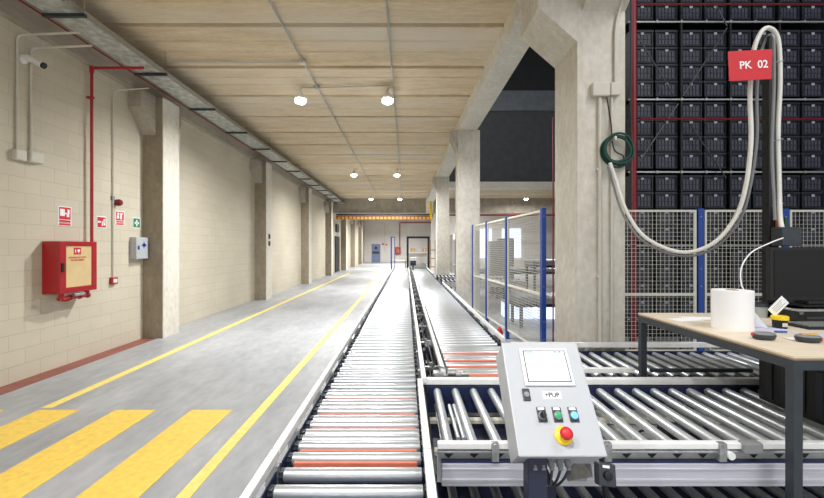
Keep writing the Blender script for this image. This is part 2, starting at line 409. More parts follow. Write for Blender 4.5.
tag(MB().tube([(-1.93,7.85,CZ-.06),(-.25,7.75,CZ-.05)],.011).box(-1.80,-1.70,7.80,7.88,CZ-.08,CZ-.02,.006).build('conduit','steel'),'crosswise conduit linking the two nearest ceiling lamps','conduit','ceiling conduits')
def light(kind, loc, energy, size=.3, col=(1,.96,.88), rot=(0,0,0), sy=None, spread=PI):
    l = bpy.data.lights.new('light', kind); l.energy = energy; l.color = col
    if kind == 'AREA':
        l.size = size; l.spread = spread
        if sy: l.shape = 'RECTANGLE'; l.size_y = sy
        else: l.shape = 'DISK'
    elif kind != 'SUN': l.shadow_soft_size = size
    o = bpy.data.objects.new('light', l); o.location = loc; o.rotation_euler = rot; C.objects.link(o); return o
for y in (-.3, 7.85, 15.9, 23.7, 31.8, 40):
    for x in (-2.07, -.36):
        light('AREA', (x,y,4.465), (182 if y < 26 else 300) if y > 0 else 105, .22, (.985,.99,1), spread=math.radians(158))
light('AREA', (7.08,23.6,4.46), 200, .22, (1,.98,.95))
light('AREA', (4.0,26.5,4.2), 160, .3, (1,.98,.95))
light('AREA', (3.2,14,4.5), 60, .6, (1,.98,.95))  # unseen fill light added behind the lengthwise fence
light('AREA', (4.2,.2,7.5), 240, 2.5, (1,.99,.97), (math.radians(12),0,0))  # added skylight-like fill for the tall hall, no fitting drawn
light('AREA', (5.5,11,11), 190, 4, (1,.99,.97))  # second unseen fill light added high in the tall hall

# ------------------------------------------------------------------ things on the block wall
XW = WL
def wall_conduit(y, zlow, label, ztop=4.27, xend=-4.0):
    tag(MB().tube(bend([(XW+.02,y,zlow),(XW+.02,y,ztop),(xend,y,ztop+.03)],.07),.014).build('wall_conduit','pvc'), label, 'conduit','conduits on the block wall')
wall_conduit(4.92,2.86,'left one of the two grey conduits rising from the junction boxes to the tray')
wall_conduit(5.10,2.88,'right one of the two grey conduits rising from the junction boxes to the tray',4.20)
tag(MB().box(XW,XW+.07,4.86,5.00,2.73,2.86,.012).build('junction_box','pvc'),'smaller grey junction box on the block wall, left of the pair','junction box','junction boxes on the block wall')
tag(MB().box(XW,XW+.08,5.04,5.22,2.74,2.88,.012).build('junction_box','pvc'),'wider grey junction box on the block wall, right of the pair','junction box','junction boxes on the block wall')
# security camera
t = thing('security_camera','white bullet security camera with dark lens high on the block wall','camera',(XW,5.0,4.0))
MB().lathe((XW,5.0,4.01),(1,0,0),[(0,.055),(.025,.055),(.045,.03)],18).build('mount','white',t)
MB().tube([(XW+.03,5.0,4.01),(XW+.09,5.0,4.02),(XW+.10,5.04,4.02)],.016).build('arm','white',t)
a = Vector((XW+.07,4.98,4.03)); b = Vector((XW+.27,5.0,3.93)); d=(b-a).normalized()
MB().cyl(a,b,.038,18).build('housing','white',t)
MB().cyl(b-d*.01,b+d*.012,.0385,18).build('lens','black',t)
# fire riser
tag(MB().tube(bend([(XW+.07,6.02,1.72),(XW+.07,6.02,4.36),(-3.95,6.02,4.36)],.05),.021,12).tube([(XW+.07,6.02,4.29),(XW+.07,6.02,4.38)],.031,12).box(XW,XW+.1,6.00,6.04,3.9,3.93).build('fire_pipe','red'),
    'bright red fire pipe rising from the hose cabinet and turning to the cable tray','pipe')
# alarm conduit + siren + call point
t = thing('alarm_conduit','thin grey conduit down the block wall with a bend at its top','conduit',(XW+.02,6.53,1.2),'conduits on the block wall')
MB().tube(bend([(XW+.02,6.53,1.16),(XW+.02,6.53,4.22),(-4.2,6.53,4.26)],.12),.011).build('pipe','pvc',t)
MB().box(XW,XW+.03,6.50,6.56,2.43,2.5,.004).build('clip','greyplastic',t)
t = thing('alarm_sounder','small round red alarm sounder beside the thin conduit on the block wall','alarm',(XW,6.6,2.40))
MB().cyl((XW,6.60,2.40),(XW+.03,6.60,2.40),.05,18).build('base','greyplastic',t)
MB().lathe((XW+.03,6.60,2.40),(1,0,0),[(0,.055),(.05,.055),(.075,.04),(.08,.01)],18).build('dome','darkred',t)
t = thing('call_point','small red fire call point with white face at the foot of the thin conduit','call point',(XW,6.55,1.08))
MB().box(XW,XW+.05,6.47,6.60,1.06,1.17,.006).build('housing','red',t)
MB().box(XW+.05,XW+.053,6.495,6.58,1.085,1.145).build('face_plate','white',t)
# hose cabinet
t = thing('hose_cabinet','red fire hose cabinet with pale window mounted on the block wall','cabinet',(XW,5.58,1.04))
xf = -4.56; ya,yb = 5.27,5.90; za,zb = 1.04,1.74
MB().box(XW,xf-.02,ya,yb,za,zb,.006).build('case','red',t)
dr = MB(); dr.box(xf-.02,xf,ya,ya+.10,za,zb,.003).box(xf-.02,xf,yb-.09,yb,za,zb,.003).box(xf-.02,xf-.0004,ya+.0995,yb-.0895,za,za+.075).box(xf-.02,xf-.0004,ya+.0995,yb-.0895,zb-.065,zb)
door = dr.build('door','red',t)
MB().box(xf-.018,xf-.008,ya+.1,yb-.09,za+.075,zb-.065).build('window','amber',door)
MB().box(xf,xf+.012,ya+.02,ya+.06,1.33,1.45,.003).build('handle','blackgloss',door)
MB().box(xf-.008,xf-.006,5.50,5.62,1.56,1.655).build('red_sticker','signred',door)
mh = MB()
for s_ in ((5.52,5.535,1.585,1.63),(5.56,5.60,1.60,1.63),(5.575,5.585,1.575,1.60)): mh.box(xf-.006,xf-.005,s_[0],s_[1],s_[2],s_[3])
mh.build('sticker_mark','paper',door)
RX = lambda y,z,x: frame_mtx(Vector((x,y,z)),(0,1,0),(0,0,1))
text_part('cabinet_text','ROMPER EN CASO\nDE INCENDIO',.036,RX(5.565,1.50,xf-.0065),'signred',door)
fm = MB(); vx = xf-.07
fm.cyl((vx,5.37,1.04),(vx,5.37,.965),.032,12).cyl((vx,5.33,.965),(vx,5.84,.965),.026,12).cyl((vx,5.80,.965),(vx,5.80,1.04),.034,12)
for yv in (5.37,5.50,5.66,5.80): fm.lathe((vx,yv,.965),(0,1,0),[(0,.038),(.03,.038)],12)
fm.build('valve_pipe','red',t)
MB().cyl((xf-.03,5.52,1.005),(xf-.03,5.70,1.005),.026,12).build('nozzle','steel',t)
MB().lathe((xf-.07,5.44,.925),(0,0,1),[(0,.04),(.012,.04)],12).build('valve_wheel','red',t)
# wall signs (each a real plate)
def wsign(y0_,y1_,z0_,z1_,label,col,marks,txt=None,border=True,tz=None,ts=.05):
    t = thing('safety_sign',label,'sign',(XW,(y0_+y1_)/2,z0_),'safety signs on the block wall')
    MB().box(XW,XW+.006,y0_,y1_,z0_,z1_).build('plate','paper' if border else col,t)
    g = .014 if border else 0
    zz = z0_+(.0 if not txt else (z1_-z0_)*.28)
    if border: MB().box(XW+.006,XW+.008,y0_+g,y1_-g,zz+g,z1_-g).build('field',col,t)
    w=y1_-y0_; h=z1_-zz; mb=MB()
    for m_ in marks: mb.box(XW+.008,XW+.0095,y0_+w*m_[0],y0_+w*m_[1],zz+h*m_[2],zz+h*m_[3])
    mb.build('symbol','paper',t)
    if txt:
        MB().box(XW+.006,XW+.008,y0_+g,y1_-g,z0_+g*.6,zz+g*.3).build('text_band',col,t)
        text_part('sign_text',txt,ts,RX((y0_+y1_)/2,(z0_+zz)/2+.003,XW+.0085),'paper',t)
    return t
wsign(5.515,5.73,1.96,2.235,'red hose reel safety sign with text band above the red cabinet','signred',[(.12,.48,.3,.8),(.48,.62,.45,.55),(.62,.82,.25,.5),(.68,.85,.5,.8)],'MANGUERA',ts=.036)
wsign(6.20,6.40,1.96,2.15,'small square red alarm safety sign left of the thin conduit','signred',[(.12,.42,.45,.6),(.5,.6,.2,.5),(.55,.85,.5,.62),(.68,.86,.25,.8)])
wsign(6.60,6.81,2.03,2.27,'red extinguisher safety sign with caption right of the thin conduit','signred',[(.15,.38,.25,.55),(.2,.4,.6,.82),(.52,.7,.2,.7),(.5,.82,.7,.8)],'EXTINTOR',ts=.04)
wsign(7.02,7.22,2.00,2.19,'small green first aid sign with white cross above the white box','signgreen',[(.4,.6,.2,.8),(.22,.78,.4,.6)])
# first aid box
t = thing('first_aid_box','white first aid box with blue cross beside the nearest left pillar','first aid box',(XW,7.1,1.46))
MB().box(XW,-4.70,6.95,7.27,1.46,1.84,.008).build('case','panelwhite',t)
dd = MB().box(-4.70,-4.685,6.95,7.27,1.46,1.84,.004).build('door','panelwhite',t)
MB().box(-4.685,-4.683,7.14,7.165,1.64,1.76).box(-4.685,-4.683,7.09,7.215,1.69,1.71).box(-4.685,-4.683,7.11,7.20,1.675,1.725).build('blue_cross','bluebin',dd)
MB().box(-4.685,-4.672,6.985,7.02,1.62,1.69,.002).build('latch','blue',dd)

# ------------------------------------------------------------------ conveyors
ZR = .70; RR = .03
def mk_roller(parent, axis, c, half, mname, r=RR):
    mb = MB(); v = Vector((1,0,0)) if axis=='x' else Vector((0,1,0)); c = Vector(c)
    mb.lathe(c-v*half, v, [(0,r*.55),(.002,r*.96),(.006,r),(2*half-.006,r),(2*half-.002,r*.96),(2*half,r*.55)],16)
    mb.cyl(c-v*(half+.022), c-v*half, .008, 8); mb.cyl(c+v*half, c+v*(half+.022), .008, 8)
    return mb.build('roller', mname, parent)
def copy_part(o, parent, off):
    c = o.copy(); C.objects.link(c); c.parent = parent; c.location = off; return c
def reps(name, mname, parent, mb, offs):
    first = mb.build(name, mname, parent)
    for o in offs: copy_part(first, parent, o)
def lane(xa, xb, y0, y1, label, pitch=.118, legs=(), rails='both', belts=(), first=None, guards=True, cover=None, railL=None, railR=None, beltz=.674, shorten=False, pos=None, rad=RR, bw=.013):
    """conveyor running along Y between frames; rollers lie across (along X) from xa to xb"""
    t = thing('roller_conveyor', label, 'conveyor', ((xa+xb)/2,(y0+y1)/2,0), 'lengthwise roller conveyors')
    n = int((y1-y0-.03)/pitch); st = (y1-y0)/n
    pos = pos or [y0+st/2+i*st for i in range(n)]
    r0 = mk_roller(t,'x',((xa+xb)/2,pos[0],ZR-rad),(xb-xa)/2,'roller',rad)
    for p_ in pos[1:]: copy_part(r0,t,(0,p_-pos[0],0))
    for s,x in ((-1,xa),(1,xb)):
        o = x+s*.024
        MB().box(o,o+s*.006,y0+.004,y1-.004,ZR-.18,ZR+.0).box(o,o-s*.012,y0+.004,y1-.004,ZR-.18,ZR-.17).build('side_frame','navy',t)
        # bearing/chain row
        mb = MB(); y = pos[0]
        mb.box(x+s*.004,x+s*.022,y-.02,y+.02,ZR-.055,ZR-.008); mb.cyl((x+s*.002,y,ZR-.03),(x+s*.023,y,ZR-.03),.024,8)
        reps('bearing','black' if s>0 else 'charcoal',t,mb,[(0,p_-pos[0],0) for p_ in pos[1:]] if y1 < 10 else [(0,k*.45,0) for k in range(1,int((y1-y0)/.45)-1)])
    r = railL if railL else xa-.07
    if rails in ('both','left'):
        MB().box(r,r+.034,y0+.003,y1-.003,ZR+.02,ZR+.062,.004).build('guide_rail','railwhite',t)
        y = y0+.25; mb = MB().box(r-.004,xa-.02,y,y+.03,ZR-.12,ZR+.02)
        reps('rail_bracket','steel',t,mb,[(0,.55*k,0) for k in range(1,int((y1-y)/.55)+1) if y+.55*k < y1])
    r = railR if railR else xb+.036
    if rails in ('both','right'):
        MB().box(r,r+.034,y0+.003,y1-.003,ZR+.02,ZR+.062,.004).build('guide_rail','railwhite',t)
        y = y0+.3; mb = MB().box(xb+.02,r+.036,y,y+.03,ZR-.12,ZR+.02)
        reps('rail_bracket','steel',t,mb,[(0,.55*k,0) for k in range(1,int((y1-y)/.55)+1) if y+.55*k < y1])
    for b in belts: MB().box(xa+.02,xb-.02,b-bw,b+bw,beltz-.02,beltz).build('belt_strip','orange',t)
    for y in legs:
        for s,x in ((-1,xa-.03),(1,xb+.03)):
            MB().box(x-.025,x+.025,y-.025,y+.025,0.01,ZR-.18).box(x-.05,x+.05,y-.05,y+.05,0,.012).build('leg','navydark',t)
        MB().box(xa-.03,xb+.03,y-.015,y+.015,.30,.34).build('crossbar','navydark',t)
    MB().box(xa-.01,xb+.01,y0+.02,y1-.02,ZR-(.185 if y0 < 2.7 else .09),ZR-(.165 if y0<2.7 else .07)).build('underpan','navy' if y0 < 2.7 else 'pan',t)  # far sections: pan raised and coloured pale, brightness between rollers put into its colour
    return t
XA,XB = -.525,.070; LA,LB = .325,.915
lane(XA,XB,.9,1.775,'nearest short end of the left roller conveyor with two bare rollers',pitch=.128,legs=(1.2,),railR=.078,pos=[1.09,1.22,1.345,1.473,1.600,1.727])
lane(XA,XB,1.78,2.73,'left roller conveyor section with orange belt strips between its rollers',pitch=.100,legs=(2.5,),belts=(1.805,1.912,2.147,2.33,2.557),beltz=.684,bw=.010,railR=.078,pos=[1.857,1.965,2.033,2.098,2.20,2.272,2.385,2.448,2.508,2.612,2.68])
lane(XA,XB,2.74,4.98,'left roller conveyor section just beyond the orange-striped one',pitch=.118,legs=(3.0,4.8))
lane(XA,XB,4.99,9.5,'long middle section of the left roller conveyor',legs=(5.2,7.2,9.2))
lane(XA,XB,9.51,14.2,'second-farthest section of the left roller conveyor',legs=(9.8,12,14))
lane(XA,XB,14.21,19.0,'farthest section of the left roller conveyor, ending at the black frame',legs=(14.5,17,18.8))
lane(LA,LB,2.90,3.95,'orange-striped end section of the right roller conveyor behind the control box',pitch=.105,legs=(3.1,),belts=(3.02,3.23,3.41,3.64),rails='left',beltz=.692,bw=.03,pos=[2.945,3.09,3.155,3.32,3.49,3.56,3.73,3.80,3.87])
lane(LA,LB,3.96,6.6,'right roller conveyor section beside the near end of the mesh fence',legs=(4.2,6.4))
lane(LA,LB,6.61,10.6,'right roller conveyor section passing the second pillar',legs=(6.8,8.6,10.4))
lane(LA,LB,10.61,14.2,'right roller conveyor section beyond the second pillar',legs=(10.8,12.5,14),rails='left')
lane(LA,LB,14.21,18.6,'farthest section of the right roller conveyor',legs=(14.5,16.5,18.4))
# machinery between both lanes
t = thing('drive_unit','long narrow row of motors, hoses and brackets between the two conveyors','drive unit',(.20,10,0))
reps('motor','charcoal',t,MB().box(.165,.205,2.95,3.05,ZR-.15,ZR-.02,.004).cyl((.225,3.0,ZR-.12),(.225,3.19,ZR-.12),.022,8),[(0,.42*i,0) for i in range(1,36)])
mb = MB().tube([(.245,2.9,ZR-.04),(.245,18.6,ZR-.04)],.008,6).tube([(.185,2.9,ZR-.01),(.19,10,ZR-.01),(.185,18.6,ZR-.01)],.007,6); mb.build('cable','black',t)
reps('bracket','steel',t,MB().box(.15,.27,3.2,3.235,ZR-.03,ZR-.0,.003).cyl((.20,3.218,ZR-.01),(.20,3.218,ZR+.03),.014,8),[(0,.84*i,0) for i in range(1,18)])
MB().box(.155,.265,2.9,18.6,ZR-.2,ZR-.17).build('channel','navy',t)
t = thing('pneumatic_cylinder','dark cylinder with fittings standing in the gap between the conveyors','cylinder',(.21,3.7,.45))
MB().box(.175,.245,3.62,3.74,.56,.76,.01).build('body','navydark',t); MB().tube(smooth_path([(.21,3.66,.75),(.20,3.5,.79),(.22,3.2,.70),(.20,3.0,.69)],6),.008).build('hose','black',t)
MB().cyl((.21,3.68,.75),(.21,3.68,.80),.02,10).build('fitting','steel',t)
t = thing('valve_block','cluster of silver fittings and hoses where the cross beam meets the conveyors','valve',(.25,2.95,.68))
mb = MB().cyl((.20,2.92,.72),(.46,2.92,.72),.013,10).cyl((.30,2.90,.745),(.36,2.90,.745),.022,12).lathe((.40,2.90,.735),(1,0,0),[(0,.018),(.02,.026),(.05,.018)],10).box(.20,.27,2.88,2.96,.69,.75,.006)
mb.build('fitting','steel',t)
MB().tube(smooth_path([(.20,3.1,.70),(.24,3.0,.76),(.29,2.92,.77),(.33,2.92,.73)],6),.005).build('hose','greyplastic',t)

def cross(xa, xb, y0, y1, label, pitch=.1225, legs=(), near_rail=None, rods=False, z=ZR, deck=True):
    """conveyor running along X; rollers lie along Y between y0 and y1"""
    t = thing('roller_conveyor', label, 'conveyor', ((xa+xb)/2,(y0+y1)/2,0), 'crosswise roller conveyors')
    n = int((xb-xa)/pitch)
    r0 = mk_roller(t,'y',(xa+pitch/2,(y0+y1)/2,z-.026),(y1-y0)/2,'rollery',.026)
    for i in range(1,n): copy_part(r0,t,(i*pitch,0,0))
    for s,y in ((-1,y0),(1,y1)):
        o = y+s*.024
        MB().box(xa,xb,o,o+s*.006,z-(.18 if z==ZR else .06),z-(0.03 if s<0 else 0)).build('side_frame','pan' if s<0 and z==ZR else 'navy',t)
    if y0 < 4:
        x = xa+pitch*.5
        reps('bearing','black',t,MB().prism([(x-.026,z-.045),(x-.006,z-.062),(x+.012,z-.045),(x+.03,z-.03),(x+.0,z-.012),(x-.03,z-.02)],'y',y0-.034,y0-.004),[(pitch*i,0,0) for i in range(1,n)])
        x = xa+.05
        reps('bolt','black',t,MB().cyl((x,y1+.022,z-.10),(x,y1+.0175,z-.10),.007,8),[(.05*i,0,0) for i in range(1,min(75,int((xb-xa)/.05)-1))])
    if deck: MB().box(xa,xb,y0-.02,y1+.02,z-.185,z-.165).build('underpan','navy',t)
    for x in legs:
        for y in (y0-.005,y1+.005): MB().box(x-.025,x+.025,y-.02,y+.02,.01,z-.185).box(x-.05,x+.05,y-.05,y+.05,0,.012).build('leg','navydark',t)
    return t
# conveyor A (near)
tA = cross(.15,3.95,1.96,2.72,'near crosswise roller conveyor with wide aluminium side running under the table',legs=(.7,2.4,3.6),deck=False)
MB().box(.15,3.95,1.885,1.92,.700,.729,.004).build('guide_rail','railwhite',tA)
MB().cyl((.15,1.90,.684),(3.95,1.90,.684),.009,8).build('rail_rod','steel',tA)
MB().box(.17,3.95,1.895,1.935,.52,.628,.003).box(.17,3.95,1.890,1.896,.545,.556).box(.17,3.95,1.890,1.896,.600,.606).build('side_profile','alu',tA)
MB().box(.17,3.95,1.90,1.935,.628,.634).build('side_trim','navy',tA)
for x in (.42,.95,1.49): MB().box(x-.018,x+.018,1.875,1.905,.645,.732,.004).cyl((x,1.87,.722),(x,1.88,.722),.010,8).build('rail_bracket','steel',tA)
MB().box(1.58,1.67,1.865,1.91,.685,.738,.008).build('rail_end','greyplastic',tA)
MB().lathe((1.525,1.87,.675),(0,1,0),[(0,.018),(.03,.018)],12).build('guide_knob','white',tA)
MB().box(.11,3.95,2.76,2.81,.705,.745,.004).build('rear_beam','railwhite',tA)
MB().box(.15,3.95,2.755,2.815,.665,.70).build('rear_slot','charcoal',tA)
reps('tie_bar','steel',tA,MB().box(.19,.205,2.0,2.70,.585,.60),[(i*.31,0,0) for i in range(1,12)])
reps('deck_bar','cream',tA,MB().box(.15,3.95,2.10,2.15,.56,.58),[(0,.38,0)])
MB().box(.95,3.95,1.98,2.72,.535,.55).build('pale_gap_sheet','pan',tA)  # pale sheet added under the rollers to lighten the gaps
reps('drive_motor','navydark',tA,MB().box(1.5,1.72,2.25,2.40,.55,.61,.01).cyl((1.72,2.33,.58),(1.80,2.33,.58),.03,10),[(.9,.05,0),(1.75,-.1,0)])
reps('cable_loop','black',tA,MB().tube(smooth_path([(1.25,2.2,.57),(1.4,2.35,.58),(1.55,2.2,.57),(1.75,2.5,.57),(2.1,2.45,.57)],6),.007,6),[(.95,.05,0)])
# thin rods between first rollers
reps('thin_roller','roller',tA,MB().cyl((.265,2.02,.685),(.265,2.45,.685),.011,10),[(.028,0,0),(.065,0,0)])
# lower level under A
tl = cross(.2,3.95,2.02,2.66,'low crosswise roller conveyor near the floor beneath the aluminium side',z=.30,legs=(1.2,3.0),deck=True)
# conveyor B (far)
tB = cross(1.06,3.6,3.02,3.66,'far crosswise roller conveyor between the big pillar and the table',pitch=.115,legs=(1.3,3.0))
MB().box(1.0,1.68,2.935,2.975,.73,.765,.004).build('guide_rail','railwhite',tB)
MB().box(1.80,2.55,2.935,2.965,.735,.76,.004).build('guide_rail','charcoal',tB)
MB().box(.98,3.05,3.71,3.75,.725,.77,.004).build('guide_rail','railwhite',tB)
reps('rail_bracket','steel',tB,MB().box(1.2,1.23,3.69,3.75,.6,.73),[(.45,0,0),(1.0,0,0),(1.6,0,0)])
# far crosswise conveyors right of the lanes
cross(1.06,3.5,11.6,12.3,'small far crosswise roller conveyor just behind the second pillar',legs=(1.3,3.0))
cross(1.06,3.5,13.2,13.9,'farthest crosswise roller conveyor leading off from the right conveyor',legs=(1.3,3.0))
# navy plate under A at left
tag(MB().box(.16,.66,2.02,2.66,.50,.515).build('base_plate','navydark'),'navy steel base plate below the near crosswise rollers','plate')

# ------------------------------------------------------------------ mesh fences
def fence_posts(px, py, label, w=.055, d=.055, zt=2.22, group='blue fence posts'):
    t = thing('fence_post', label, 'post', (px,py,0), group)
    MB().box(px-w/2,px+w/2,py-d/2,py+d/2,.008,zt,.003).build('upright','blue',t)
    MB().box(px-.06,px+.06,py-.06,py+.06,0,.008).build('foot_plate','blue',t)
    for z in (.35,.6,1.1,1.35,2.1): MB().cyl((px-.005,py-d/2-.004,z),(px-.005,py-d/2,z),.008,8).build('bolt','steel',t)
    return t
def panel(p0, p1, label, z0=.15, z1=2.2, mid=.98, pitch=.057, vp=.057, hw=.0023, group='wire mesh fence panels', dark=False):
    p0 = Vector((p0[0],p0[1],0)); p1 = Vector((p1[0],p1[1],0)); L = (p1-p0).length; d = (p1-p0)/L
    mtx = frame_mtx(p0, d, (0,0,1))          # local x along, y up, z out
    t = thing('mesh_fence', label, 'fence', (p0+p1)/2, group)
    w = .03
    fr = MB(mtx); fr.box(0,w,z0,z1,-.012,.012).box(L-w,L,z0,z1,-.012,.012).box(w,L-w,z1-w,z1,-.012,.012).box(w,L-w,z0,z0+w,-.012,.012); fr.build('frame','cream',t)
    MB(mtx).box(0,L,mid-.02,mid+.02,-.014,.014).build('middle_rail','cream',t)
    mb = MB(mtx); n = int((L-2*w)/pitch)
    for i in range(1,n): x = w+(L-2*w)*i/n; mb.box(x-.0023,x+.0023,z0+w,z1-w,-.002,.002)
    n = int((z1-z0-2*w)/vp)
    for i in range(1,n): z = z0+w+(z1-z0-2*w)*i/n; mb.box(w,L-w,z-hw,z+hw,.002,.006)
    mb.build('wire_mesh','wire',t)
    return t
FX = 1.95
def fxl(y): return 1.96-.0733*(y-5.72)
for y,l in ((5.72,'thick blue fence post nearest the big concrete pillar'),(7.30,'blue fence post between the first and second lengthwise mesh panels'),(8.63,'blue fence post between the second and third lengthwise mesh panels'),(9.86,'farthest blue post of the lengthwise mesh fence, by the second pillar')):
    fence_posts(fxl(y),y,l,w=.06,d=.10)
for ya_,yb2,l in ((5.78,7.25,'wire mesh panel of the lengthwise fence nearest the camera'),(7.35,8.58,'middle wire mesh panel of the lengthwise fence'),(8.68,9.80,'far wire mesh panel of the lengthwise fence, beside the second pillar')):
    panel((fxl(ya_),ya_),(fxl(yb2),yb2),l,vp=.042,hw=.0048)
FY = 5.78
for x,l in ((4.25,'blue fence post between the left and middle panels in front of the crates'),(5.47,'blue fence post behind the monitor in front of the crates')):
    fence_posts(x,FY,l,w=.085)
panel((3.05,FY),(4.19,FY),'wire mesh panel beside the big pillar in front of the black crates')
panel((4.31,FY),(5.41,FY),'wire mesh panel behind the paper roll in front of the black crates')
panel((5.54,FY),(6.75,FY),'wire mesh panel behind the monitor in front of the black crates')
# far fence bits
fence_posts(1.93,15.6,'short blue post of the far fence seen between two pillars')
panel((1.93,15.66),(1.93,19.0),'far wire mesh panel seen between the second and third pillars',z0=.6)
tag(MB().box(1.87,1.90,15.4,15.75,1.98,2.18,.005).build('notice','paper'),'small white notice on the far fence between the pillars','sign')
t = thing('mesh_fence','narrow blue-framed mesh gate at the far end of the left conveyor','fence',(-.6,19.3,0))
MB().box(-.74,-.68,19.27,19.33,0,2.2).box(-.56,-.53,19.27,19.33,0,2.2).box(-.68,-.56,19.27,19.33,2.15,2.2).build('frame','blue',t)
mb = MB()
for i in range(1,6): mb.box(-.70+i*.025,-.697+i*.025,19.29,19.3,.1,2.14)
for i in range(1,40): mb.box(-.68,-.56,19.29,19.3,.1+i*.05,.103+i*.05)
mb.build('wire_mesh','wire',t)

# ------------------------------------------------------------------ crate store
YC = 6.45
cw = .385
def mk_crate(x, z, label):
    t = thing('storage_crate', label, 'crate', (x,YC,z), 'black crates stacked in the storage racks')
    w = .372; h = .258; mb = MB()
    f = YC-.0
    # tapered body, rim, open front recess
    mb.prism([(x-w/2+.02,z),(x+w/2-.02,z),(x+w/2-.006,z+h-.04),(x-w/2+.006,z+h-.04)],'y',f+.02,f+.56)
    mb.box(x-w/2,x+w/2,f,f+.58,z+h-.04,z+h,.004)
    mb.box(x-w/2+.012,x-w/2+.03,f+.004,f+.02,z,z+h-.04).box(x+w/2-.03,x+w/2-.012,f+.004,f+.02,z,z+h-.04).box(x-w/2+.02,x+w/2-.02,f+.002,f+.02,z,z+.02)
    mb.build('body','crate',t)
    rb = MB()
    for i in range(5):
        for (za_,zb_) in ((.028,.10),(.112,.185)):
            xx = x-.125+i*.0535; rb.box(xx,xx+.036,f+.010,f+.02,z+za_,z+zb_)
    rb.build('rib_panel','rib',t)
    MB().box(x-.024,x+.024,f-.003,f+.012,z+.178,z+.216,.003).build('label_clip','crateclip',t)
    return t
cw = .3935; rack_x = [3.812+cw*i for i in range(8)]
# shelf level heights: beams measured at y = 24, 101, 173 px
lv = [.22, 1.42, 2.66, 3.98-.08, 5.12]
sh = [0.10, 1.62-.30+.0, 2.0, 0, 0]
beam_z = [H+(CY-y)*YC/F for y in (24,101,173)]       # about 5.26, 4.02, 2.86
levels = []
gap = .292
for bz in (beam_z[0]+.03, beam_z[1]+.03, beam_z[2]+.03, 1.68+.03, .50+.03):
    levels.append(bz)
rows = []
for li,bz in enumerate(levels):
    cnt = {0:2,1:4,2:4,3:4,4:4}[li]
    for r in range(cnt): rows.append((li, r, bz+.045+r*.272))
names_lv = ['on the top rack shelf','on the second rack shelf from the top','on the shelf just above the mesh fence top','behind the upper half of the mesh fence','behind the lower half of the mesh fence']
names_r = ['bottom layer','second layer','third layer','top layer']
names_c = ['column beside red upright pipe','second column from red pipe','third column from red pipe','fourth column from red pipe','column behind red sign','column left of black pole','column right of black pole','outermost column']
c0 = None
for li,r,z in rows:
    for ci,x in enumerate(rack_x):
        lab = 'black crate %s, %s, %s' % (names_lv[li].replace('on the ','on ').replace('from the top','down'), names_r[r], names_c[ci])
        lab = ' '.join(lab.split()[:16])
        lab = 'black crate, %s, %s, %s' % (names_c[ci], names_r[r], ['topmost shelf','second shelf down','shelf above fence top','shelf behind upper fence','lowest shelf'][li])
        if c0 is None: c0 = mk_crate(x,z,lab)
        else: dup(c0,(x,YC,z),lab)
# rack frame
t = thing('storage_rack','tall dark steel rack with grey shelf rails holding the black crates','rack',(5.2,YC+.3,0))
for x in [rack_x[0]-cw/2-.02]+[rack_x[i]+cw/2 for i in (1,3,5,7)]:
    MB().box(x-.012,x+.012,YC-.06,YC-.03,0,6.2).box(x-.02,x+.02,YC+.66,YC+.70,0,6.2).build('upright','black',t)
for bz in levels:
    MB().box(rack_x[0]-cw/2-.05,rack_x[-1]+cw,YC-.055,YC-.03,bz-.035,bz-.012).build('shelf_rail','steel',t)
    MB().box(rack_x[0]-cw/2-.05,rack_x[-1]+cw,YC-.03,YC+.66,bz-.02,bz-.002).build('shelf_board','black',t)
    x = rack_x[0]+cw/2; reps('rail_clip','steel',t,MB().box(x-.014,x+.014,YC-.07,YC-.055,bz-.045,bz-.005),[(cw*i,0,0) for i in range(1,8)])
def brace(a,b,r=.011): MB().cyl(a,b,r,6).build('diagonal_brace','charcoal',t)
yb_ = YC-.09
yb_ = 6.33
for q_ in ((639,38,674,96),(727,28,683,96),(715,3,727,26),(678,104,640,161),(690,124,726,178)):
    brace(P(q_[0],q_[1],yb_),P(q_[2],q_[3],yb_))
struct(MB().box(3.3,9,YC+1.0,YC+1.1,0,7.5).build('wall_store','dark2'))
tag(MB().tube([(3.565,YC-.20,0),(3.565,YC-.20,8)],.036,12).build('red_pipe','darkred'),'dark red upright pipe beside the big pillar in front of the crates','pipe')
tag(MB().tube([(3.66,YC-.20,H+(248-119)*6.25/F),(7.5,YC-.20,H+(248-119)*6.25/F)],.014,8).build('red_pipe','darkred'),'thin dark red level pipe crossing the crates at sign height','pipe')
tag(MB().tube([(3.66,YC-.20,5.46),(7.5,YC-.20,5.46)],.014,8).build('red_pipe','darkred'),'thin dark red level pipe above the top shelf rail','pipe')
tag(MB().tube([(2.03,5.52,0),(2.03,5.52,3.45)],.010,8).build('red_pipe','darkred'),'thin dark red upright pipe close behind the big pillar edge','pipe')

